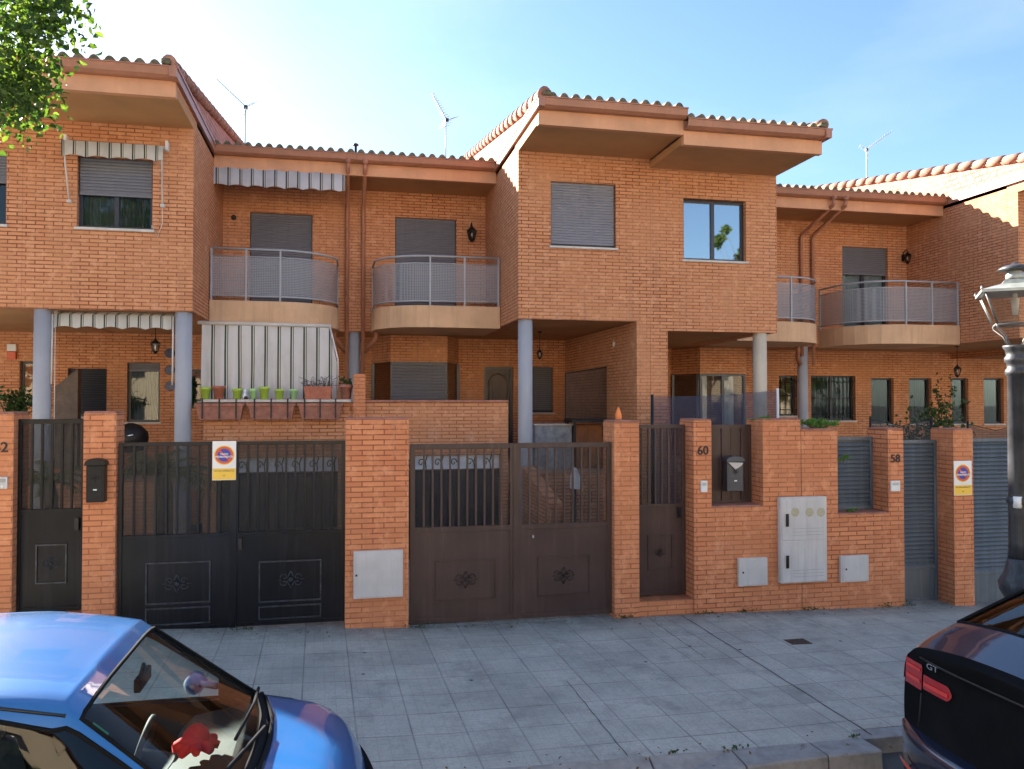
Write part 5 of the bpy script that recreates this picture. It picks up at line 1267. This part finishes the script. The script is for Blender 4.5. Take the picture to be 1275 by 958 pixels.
# --- blue hatchback
def gen(x, bow, zt, w=.62, z4=None, wb=.79, s=1, zb=.93):
    z4 = z4 or zt - .10
    return (x, bow, [(.74 * s, .22), (.81 * s, .45), (.825 * s, .70), (wb, zb), (w + .045, z4), (w - .02, zt - .045), (.32, zt - .008), (0, zt)])
BZ = g(-1) - .13; YC = 4.07
st = [(-3.12, 0, [(.66, .28), (.74, .45), (.76, .70), (.72, .90), (.60, 1.10), (.52, 1.16), (.28, 1.20), (0, 1.21)]),
      gen(-2.80, -.05, 1.43, .54, 1.27, .76, .97), gen(-2.2, 0, 1.53, .60), gen(-1.5, 0, 1.545, .62), gen(-1.10, .02, 1.49, .62, 1.35), gen(-1.0, .04, 1.435, .615, 1.325),
      (-.50, .12, [(.74, .22), (.81, .45), (.825, .70), (.80, .92), (.745, .955), (.66, .985), (.34, 1.0), (0, 1.005)]),
      (-.42, .12, [(.74, .22), (.81, .45), (.825, .70), (.80, .90), (.73, .935), (.62, .955), (.32, .97), (0, .975)]),
      (-.16, .10, [(.73, .22), (.80, .45), (.815, .69), (.785, .84), (.70, .885), (.56, .91), (.30, .925), (0, .93)]),
      (-.02, .08, [(.69, .23), (.765, .43), (.775, .64), (.73, .76), (.64, .81), (.51, .835), (.28, .85), (0, .855)]),
      (.07, .06, [(.60, .26), (.66, .42), (.67, .57), (.63, .66), (.55, .70), (.44, .72), (.25, .735), (0, .74)])]
bc = Car(st, YC, BZ, lambda z: .06 + .06 * math.exp(-((z - .45) / .15) ** 2), lambda z: .05 + .08 * math.exp(-((z - .42) / .15) ** 2))
BC = thing('parked_car', 'bright blue hatchback parked at lower left, red toy behind its windscreen', 'car', (-1.4, YC, BZ), 'cars parked along the kerb')
WS = (5.02, 5.98, -2.45, 2.45); SW = [(4.05, 5.75), (2.4, 3.9), (1.25, 2.25)]
opn = [(5.0, 6.0, -2.5, 2.5)] + [(round(a * 8) / 8, round(b * 8) / 8, c, d) for a, b in SW for c, d in ((-3.75, -3.0), (3.0, 3.75))] + [(.25, .9, -2.5, 2.5)]
opn = [(5.0, 6.0, -2.5, 2.5), (2.5, 5.625, -4.0, -3.0), (2.5, 5.625, 3.0, 4.0), (1.125, 2.25, -4.0, -3.0), (1.125, 2.25, 3.0, 4.0), (.25, .875, -2.5, 2.5)]
body = bc.body(opn).build('body', 'blue', BC); bc.body(opn, off=-.03).build('cabin_lining', 'cabin', BC)
sl_ = []
for k, (a, b, c, d) in enumerate(opn):
    V, F = bc.patch(a, b, c, d, 8, 10, -.008); nm = 'windscreen' if k == 0 else ('rear_window' if k == 5 else 'side_window')
    o = MB().add(V, F, True).build(nm, 'glass_car', BC)
    MB().tube(seal(bc, a, b, c, d), .009, 6, closed=True).build('seal', 'rubber', o)
# wipers, plenum and bonnet gap
def surf_line(car, pts, r, name, mat, par, off=.006): return MB().tube([car.P(u, v) + car.N(u, v) * off for u, v in pts], r, 6).build(name, mat, par)
V, F = bc.patch(6.0, 6.75, -3.0, 3.0, 5, 24, .004); MB().add(V, F, True).build('windscreen_cowl', 'cabin', BC)
for v0, v1 in ((-.6, 2.3), (-2.4, .2)): MB().tube([bc.P(6.1, v1) + Vector((0, 0, .03)), bc.P(5.9, (v0 + v1) / 2) + Vector((0, 0, .03)), bc.P(5.82, v0) + Vector((0, 0, .02))], .009, 6).build('wiper', 'cabin', BC)
surf_line(bc, [(6.78, -3.2), (6.78, -1), (6.78, 1), (6.78, 3.2)], .006, 'bonnet_gap', 'blackp', BC, -.001)
for sgn_ in (-1, 1): surf_line(bc, [(6.78, 3.25 * sgn_), (7.5, 3.2 * sgn_), (8.5, 3.1 * sgn_), (9.3, 2.9 * sgn_)], .005, 'bonnet_gap', 'blackp', BC, -.001)
for sgn_ in (-1, 1):
    surf_line(bc, [(4.6, 2.72 * sgn_), (3.5, 2.72 * sgn_), (2, 2.72 * sgn_), (1.2, 2.72 * sgn_)], .007, 'roof_gutter', 'blackp', BC, .0)
    surf_line(bc, [(5.85, 4.15 * sgn_), (5.9, 5 * sgn_), (5.85, 6 * sgn_), (5.7, 6.7 * sgn_)], .005, 'door_gap', 'blackp', BC, -.001)
    surf_line(bc, [(2.38, 3.0 * sgn_), (2.38, 5 * sgn_), (2.38, 6.7 * sgn_)], .005, 'door_gap', 'blackp', BC, -.001)
    q = bc.P(5.52, 3.9 * sgn_); m_ = MB(); c0 = Vector((-.84, YC + .93 * sgn_, BZ + .97)); q = bc.P(5.6, 3.6 * sgn_)
    rows = [(0, .02), (.03, .075), (.07, .085), (.10, .07), (.13, .02)]; V = []
    for dx_, rr in rows:
        for k in range(14):
            a = 2 * math.pi * k / 14; V.append((c0.x - .05 + dx_, c0.y + rr * 1.15 * math.cos(a), c0.z + rr * .75 * math.sin(a)))
    m_.add(V, [(i * 14 + k, i * 14 + (k + 1) % 14, (i + 1) * 14 + (k + 1) % 14, (i + 1) * 14 + k) for i in range(4) for k in range(14)] + [tuple(range(14)), tuple(range(56, 70))], True).tube([q, c0], .02, 8)
    m_.build('wing_mirror', 'blue', BC)
    h = bc.P(2.7, 4.6 * sgn_); MB().tube([h + Vector((-.08, .02 * sgn_, 0)), h + Vector((.08, .02 * sgn_, 0))], .012, 8).build('handle', 'blue', BC)
    f_ = bc.P(9.6, 4.6 * sgn_); V, F = bc.patch(9.3, 9.95, 3.5 * sgn_, 5.2 * sgn_, 6, 6, .006); MB().add(V, F, True).build('headlight', 'glass_l', BC)
    V, F = bc.patch(.02, .35, 3.6 * sgn_, 5.2 * sgn_, 5, 5, .006); MB().add(V, F, True).build('tail_light', 'redlamp', BC)
for x, sd in ((-.38, 1), (-.38, -1), (-2.62, 1), (-2.62, -1)): wheel(BC, x, YC + sd * .72, BZ, .29, sd)
ar = MB()
for x in (-.38, -2.62):
    for sd in (1, -1): ar.prism([(x + .33 * math.cos(R(12 * k)), BZ + .29 + .33 * math.sin(R(12 * k))) for k in range(30)], 1, YC + sd * .80, YC + sd * .826)
ar.build('wheel_arch', 'blackp', BC)
MB().box(-3.0, -.1, YC - .7, YC + .7, BZ + .2, BZ + .26).build('floor', 'cabin', BC)
# interior
def car_seats(T, xs, yc, z0, mat='seat', dy=.34, zs=.42, zh=1.02):
    for x in xs:
        for sd in (-1, 1):
            y = yc + sd * dy
            s_ = MB().prism([(x - .22, z0 + zs - .12), (x + .25, z0 + zs - .12), (x + .25, z0 + zs + .04), (x - .14, z0 + zs), (x - .28, z0 + zh - .12), (x - .40, z0 + zh - .12)], 1, y - .23, y + .23).build('seat', mat, T, bevel=.04)
            MB().box(x - .38, x - .29, y - .12, y + .12, z0 + zh - .10, z0 + zh + .08).build('headrest', mat, s_, bevel=.03)
car_seats(BC, (-1.35, -2.25), YC, BZ)
dsh = MB().prism([(-.62, BZ + .45), (-.36, BZ + .55), (-.38, BZ + .9), (-.50, BZ + .925), (-.78, BZ + .88), (-.86, BZ + .80), (-.82, BZ + .6)], 1, YC - .68, YC + .68).build('dashboard', 'dash', BC, bevel=.02)
MB().tube([(-.98 + .045 * math.sin(R(15 * k)), YC + .33 + .17 * math.cos(R(15 * k)), BZ + .83 + .17 * math.sin(R(15 * k))) for k in range(24)], .014, 8, closed=True).tube([(-.98, YC + .33, BZ + .83), (-.8, YC + .33, BZ + .78)], .03, 8).tube([(-.98, YC + .17, BZ + .83), (-.98, YC + .5, BZ + .83)], .014, 6).build('steering_wheel', 'dash', BC)
p = bc.P(5.15, 0); MB().box(p.x - .02, p.x + .01, YC - .11, YC + .11, p.z - .11, p.z - .05).tube([p + Vector((0, 0, -.005)), p + Vector((-.02, 0, -.08))], .01, 6).build('rear_view_mirror', 'dash', BC, bevel=.01)
V, F = bc.patch(5.12, 5.24, -2.2, -2.05, 2, 2, -.014); MB().add(V, F).build('sticker', 'sticker', BC)
# red soft toy, several stubby arms, lying on the dashboard
t0 = Vector((-.67, 4.09, BZ + .985)); rt = MB()
rt.lathe([(.03, -.03), (.06, -.01), (.065, .02), (.055, .055), (.03, .08), (.005, .09)], t0, 14)
for k in range(9):
    a = 2 * math.pi * k / 9; rt.tube([t0, t0 + Vector((.07 * math.cos(a), .07 * math.sin(a), -.005)), t0 + Vector((.105 * math.cos(a), .105 * math.sin(a), -.02 + .012 * (k % 2)))], [.03, .026, .018], 8)
o = rt.build('soft_toy', 'redtoy'); tag(o, 'red many-armed soft toy on the dashboard of the blue car', 'toy')
o.location = (0, 0, 0)
# --- dark liftback
DX = 3.50; YC2 = 3.74; DZ0 = g(5) - .11
def dst(d, bow, pr): return (DX + d, bow, [(y_, z_ if z_ < .3 else .3 + (z_ - .3) * 1.17) for y_, z_ in pr])
st2 = [dst(.10, 0, [(.80, .27), (.87, .45), (.895, .68), (.875, .90), (.82, 1.00), (.72, 1.045), (.38, 1.085), (0, 1.095)]),
       dst(.20, 0, [(.82, .25), (.89, .45), (.91, .70), (.89, .93), (.81, 1.06), (.70, 1.095), (.37, 1.13), (0, 1.14)]),
       dst(.38, -.02, [(.83, .23), (.90, .45), (.92, .72), (.895, .96), (.77, 1.14), (.68, 1.175), (.36, 1.205), (0, 1.215)]),
       dst(.95, -.06, [(.84, .22), (.905, .45), (.925, .72), (.895, .98), (.71, 1.32), (.63, 1.37), (.34, 1.405), (0, 1.415)]),
       dst(1.45, -.04, [(.84, .22), (.905, .45), (.925, .72), (.895, .99), (.68, 1.42), (.60, 1.465), (.33, 1.50), (0, 1.51)]),
       dst(2.3, 0, [(.84, .22), (.905, .45), (.925, .72), (.895, .98), (.68, 1.45), (.60, 1.50), (.33, 1.53), (0, 1.54)]),
       dst(3.0, .04, [(.84, .22), (.905, .45), (.925, .72), (.895, .97), (.69, 1.38), (.60, 1.43), (.33, 1.46), (0, 1.47)]),
       dst(3.75, .10, [(.84, .22), (.905, .45), (.925, .72), (.89, .94), (.80, 1.0), (.68, 1.03), (.35, 1.05), (0, 1.06)]),
       dst(4.4, .10, [(.82, .22), (.89, .45), (.91, .70), (.86, .84), (.76, .90), (.60, .93), (.32, .95), (0, .955)]),
       dst(4.75, .08, [(.70, .25), (.78, .42), (.80, .60), (.74, .70), (.64, .74), (.50, .76), (.28, .775), (0, .78)])]
def rear2(z):
    z = .3 + (z - .3) / 1.17
    if z < .40: return .10
    if z < .60: return .15
    if z < .63: return .15 - (z - .60) * 2.0
    if z < .95: return .08 - (z - .64) * .10
    return .05 + (z - .95) * .5
dc = Car(st2, YC2, DZ0, rear2, lambda z: .08)
DC = thing('parked_car', 'dark navy liftback seen from behind at lower right, red tail lights', 'car', (6, YC2, DZ0), 'cars parked along the kerb')
op2 = [(2.0, 3.75, -2.5, 2.5), (3.75, 6.5, 3.0, 4.0), (3.75, 6.5, -4.0, -3.0), (6.0, 7.0, -2.5, 2.5)]
# split body sides at the pillars
op2 = [(2.0, 3.75, -2.5, 2.5), (3.0, 3.75, 3.0, 4.0), (3.0, 3.75, -4.0, -3.0), (3.875, 5.0, 3.0, 4.0), (3.875, 5.0, -4.0, -3.0), (5.125, 6.625, 3.0, 4.0), (5.125, 6.625, -4.0, -3.0), (6.0, 7.0, -2.5, 2.5)]
dc.body(op2).build('body', 'navy', DC); dc.body(op2, off=-.03).build('cabin_lining', 'cabin', DC)
for k, (a, b, c, d) in enumerate(op2):
    V, F = dc.patch(a, b, c, d, 10, 10, -.008); o = MB().add(V, F, True).build('rear_window' if k == 0 else 'windscreen' if k == 7 else 'side_window', 'glass_car', DC)
    MB().tube(seal(dc, a, b, c, d), .010, 6, closed=True).build('seal', 'rubber', o)
car_seats(DC, (DX + 1.7, DX + 2.6), YC2, DZ0, zs=.45, zh=1.08)
MB().box(DX + .3, DX + 4.3, YC2 - .8, YC2 + .8, DZ0 + .2, DZ0 + .26).box(DX + .45, DX + 1.2, YC2 - .75, YC2 + .75, DZ0 + .95, DZ0 + .97).build('floor', 'cabin', DC)
for x, sd in ((DX + .98, 1), (DX + .98, -1), (DX + 3.8, 1), (DX + 3.8, -1)): wheel(DC, x, YC2 + sd * .82, DZ0, .33, sd)
ar = MB()
for x in (DX + .98, DX + 3.8):
    for sd in (1, -1): ar.prism([(x + .38 * math.cos(R(12 * k)), DZ0 + .33 + .38 * math.sin(R(12 * k))) for k in range(30)], 1, YC2 + sd * .90, YC2 + sd * .928)
ar.build('wheel_arch', 'blackp', DC)
def cap_patch(z0, z1, y0, y1, off, n=10, m=5, slant=0, rnd=False):
    V = []
    for i in range(n + 1):
        for j in range(m + 1):
            y = y0 + (y1 - y0) * i / n; z = z0 + (z1 - z0) * j / m + slant * (1 - i / n); z = (z0 + z1) / 2 + (z - (z0 + z1) / 2) * (max(.15, 1 - (1 - min(1, i / n / .22)) ** 3) if rnd else 1); p = dc.capP(z, y); V.append((p.x - off, p.y, p.z))
    return V, [(i * (m + 1) + j, i * (m + 1) + j + 1, (i + 1) * (m + 1) + j + 1, (i + 1) * (m + 1) + j) for i in range(n) for j in range(m)]
for sg in (1, -1):
    # inner lamp on the hatch, outer lamp wrapping the corner
    V, F = cap_patch(.845, .92, .40 * sg, .66 * sg, .012, 16, 5, 0, True); li = MB().add(V, F, True).build('tail_light', 'redlamp', DC)
    V, F = cap_patch(.865, .885, .43 * sg, .65 * sg, .017, 10, 2, 0); MB().add(V, F, True).build('light_bar', 'redlamp2', li)
    V, F = cap_patch(.83, .965, .675 * sg, .855 * sg, .012, 10, 5, 0); m_ = MB().add(V, F, True)
    V, F = dc.patch(0.0, 1.35, 3.35 * sg, 4.35 * sg, 8, 5, .010); m_.add(V, F, True); lo = m_.build('tail_light', 'redlamp', DC)
    V, F = cap_patch(.865, .885, .69 * sg, .84 * sg, .017, 8, 2, 0); m_ = MB().add(V, F, True); V, F = cap_patch(.925, .94, .69 * sg, .84 * sg, .017, 8, 2, 0); m_.add(V, F, True); m_.build('light_bar', 'redlamp2', lo)
    V, F = cap_patch(.42, .445, .52 * sg, .83 * sg, .066, 10, 2, 0); MB().add(V, F, True).build('reflector', 'redlamp2', DC)
    V, F = dc.patch(3.0, 3.001, 0, .001, 1, 1)
rows_ = ((.30, .005), (.34, .035), (.42, .05), (.56, .06), (.60, .057), (.612, .045), (.618, -.01)); V = []
for z_, o_ in rows_:
    for k in range(41):
        y_ = -.885 + 1.77 * k / 40; p_ = dc.capP(z_, y_); V.append((p_.x - o_ * (1 - .6 * abs(y_ / .885) ** 6), p_.y, p_.z))
MB().add(V, [(i * 41 + k, i * 41 + k + 1, (i + 1) * 41 + k + 1, (i + 1) * 41 + k) for i in range(len(rows_) - 1) for k in range(40)], True).build('bumper', 'navy', DC)
for sg in (1, -1): MB().tube([dc.capP(.63 + .3 * t, sg * (.70 - .02 * t)) + Vector((-.002, 0, 0)) for t in (0, .2, .4, .6)], .005, 6).build('hatch_gap', 'blackp', DC)
MB().tube([dc.capP(1.0, -.7 + 1.4 * k / 20) + Vector((-.004, 0, .0)) for k in range(21)], .006, 6).build('spoiler_edge', 'blackp', DC)
pb_ = dc.capP(.985, .56); text('badge', 'GT', .05, (pb_.x - .012, pb_.y, pb_.z - .02), 'chrome', DC, rot=(R(90), 0, R(-90)), ext=.002, bold=.001, sx=1.5)
pm = dc.P(6.6, -4.2)
for sg in (1, -1):
    q = dc.P(6.6, 4.0 * sg); c0 = q + Vector((0, .14 * sg, .04)); MB().box(c0.x - .06, c0.x + .05, c0.y - .1, c0.y + .1, c0.z - .06, c0.z + .07).tube([q, c0], .02, 8).build('wing_mirror', 'navy', DC, bevel=.03)
# ------------------------------------------------------------------ trees
def tree(label, base, h, crown_c, crown_r, nleaf, lsize, seed, lean=(0, 0), clusters=70, group=None, extra=()):
    random.seed(seed); T = thing('street_tree', label, 'tree', base, group); b = Vector(base); cc = Vector(crown_c)
    tr = MB(); pts = [b, b + Vector((.02, .03, h * .3)), b.lerp(cc, .5) + Vector((.05, -.04, 0)), cc]
    tr.tube(pts, [.17, .14, .11, .05], 12); tr.build('trunk', 'bark', T)
    lm = MB(); L = MB(); cl = []
    for i in range(clusters):
        while True:
            d = Vector((random.uniform(-1, 1), random.uniform(-1, 1), random.uniform(-1, 1)))
            if .35 < d.length < 1: break
        cl.append(cc + Vector((d.x * crown_r[0], d.y * crown_r[1], d.z * crown_r[2])))
    cl += [Vector(e) for e in extra]
    for q in cl:
        s = pts[1].lerp(cc, random.uniform(.2, 1)); mid = s.lerp(q, .55) + Vector((random.gauss(0, .12), random.gauss(0, .12), .15))
        lm.tube([s, mid, q], [.03, .018, .005], 5)
    lm.build('branches', 'bark', T)
    lp = []
    for q in cl:
        r = random.uniform(.16, .34)
        for _ in range(nleaf // len(cl)):
            d = Vector((random.gauss(0, 1), random.gauss(0, 1), random.gauss(0, .8))); d = d.normalized() * r * random.random() ** .5; lp.append(q + d + Vector((0, 0, -d.length * .3)))
    L.leaves(lp, lsize).build('crown', 'leaf', T); return T
def tp(px, py, Y): x, z = at(px, py, Y); return (x, Y, z)
random.seed(3)
ex = [tp(px, py, yy) for px, py, yy in ((20, 30, 5.4), (35, 12, 5.7), (12, 62, 5.5), (28, 98, 5.6), (38, 108, 5.7), (8, 118, 5.3), (2, 84, 5.6), (6, 20, 5.2), (50, 2, 5.8), (68, 6, 5.8), (66, 16, 5.7), (30, -15, 5.5), (2, 132, 5.6), (40, 32, 5.9), (18, 108, 5.9), (-4, 100, 5.3), (26, 70, 6.0))]
tree('leafy green street tree reaching in from the top left corner', (-4.3, 6.1, g(-4.3)), 4.4, (-5.05, 6.0, 6.5), (1.2, 1.1, 1.6), 15000, .062, 11, clusters=100, extra=ex)
for k, (x, y, s) in enumerate(((-11, -10, 1.15), (4, -15, .9), (21, -10, 1.38), (-5, -12, .62), (10, -12, .6), (14.5, -12, .66), (29, -12, .7), (-18, -12, .7))):
    tree('street tree across the road, seen only as a reflection in windows', (x, y, g(x) - .13), 5 * s, (x, y, 6.2 * s), (2.6 * s, 2.4 * s, 2.6 * s), 7000, .22 * s ** .3, 20 + k, clusters=90, group='trees on the opposite side of the road')
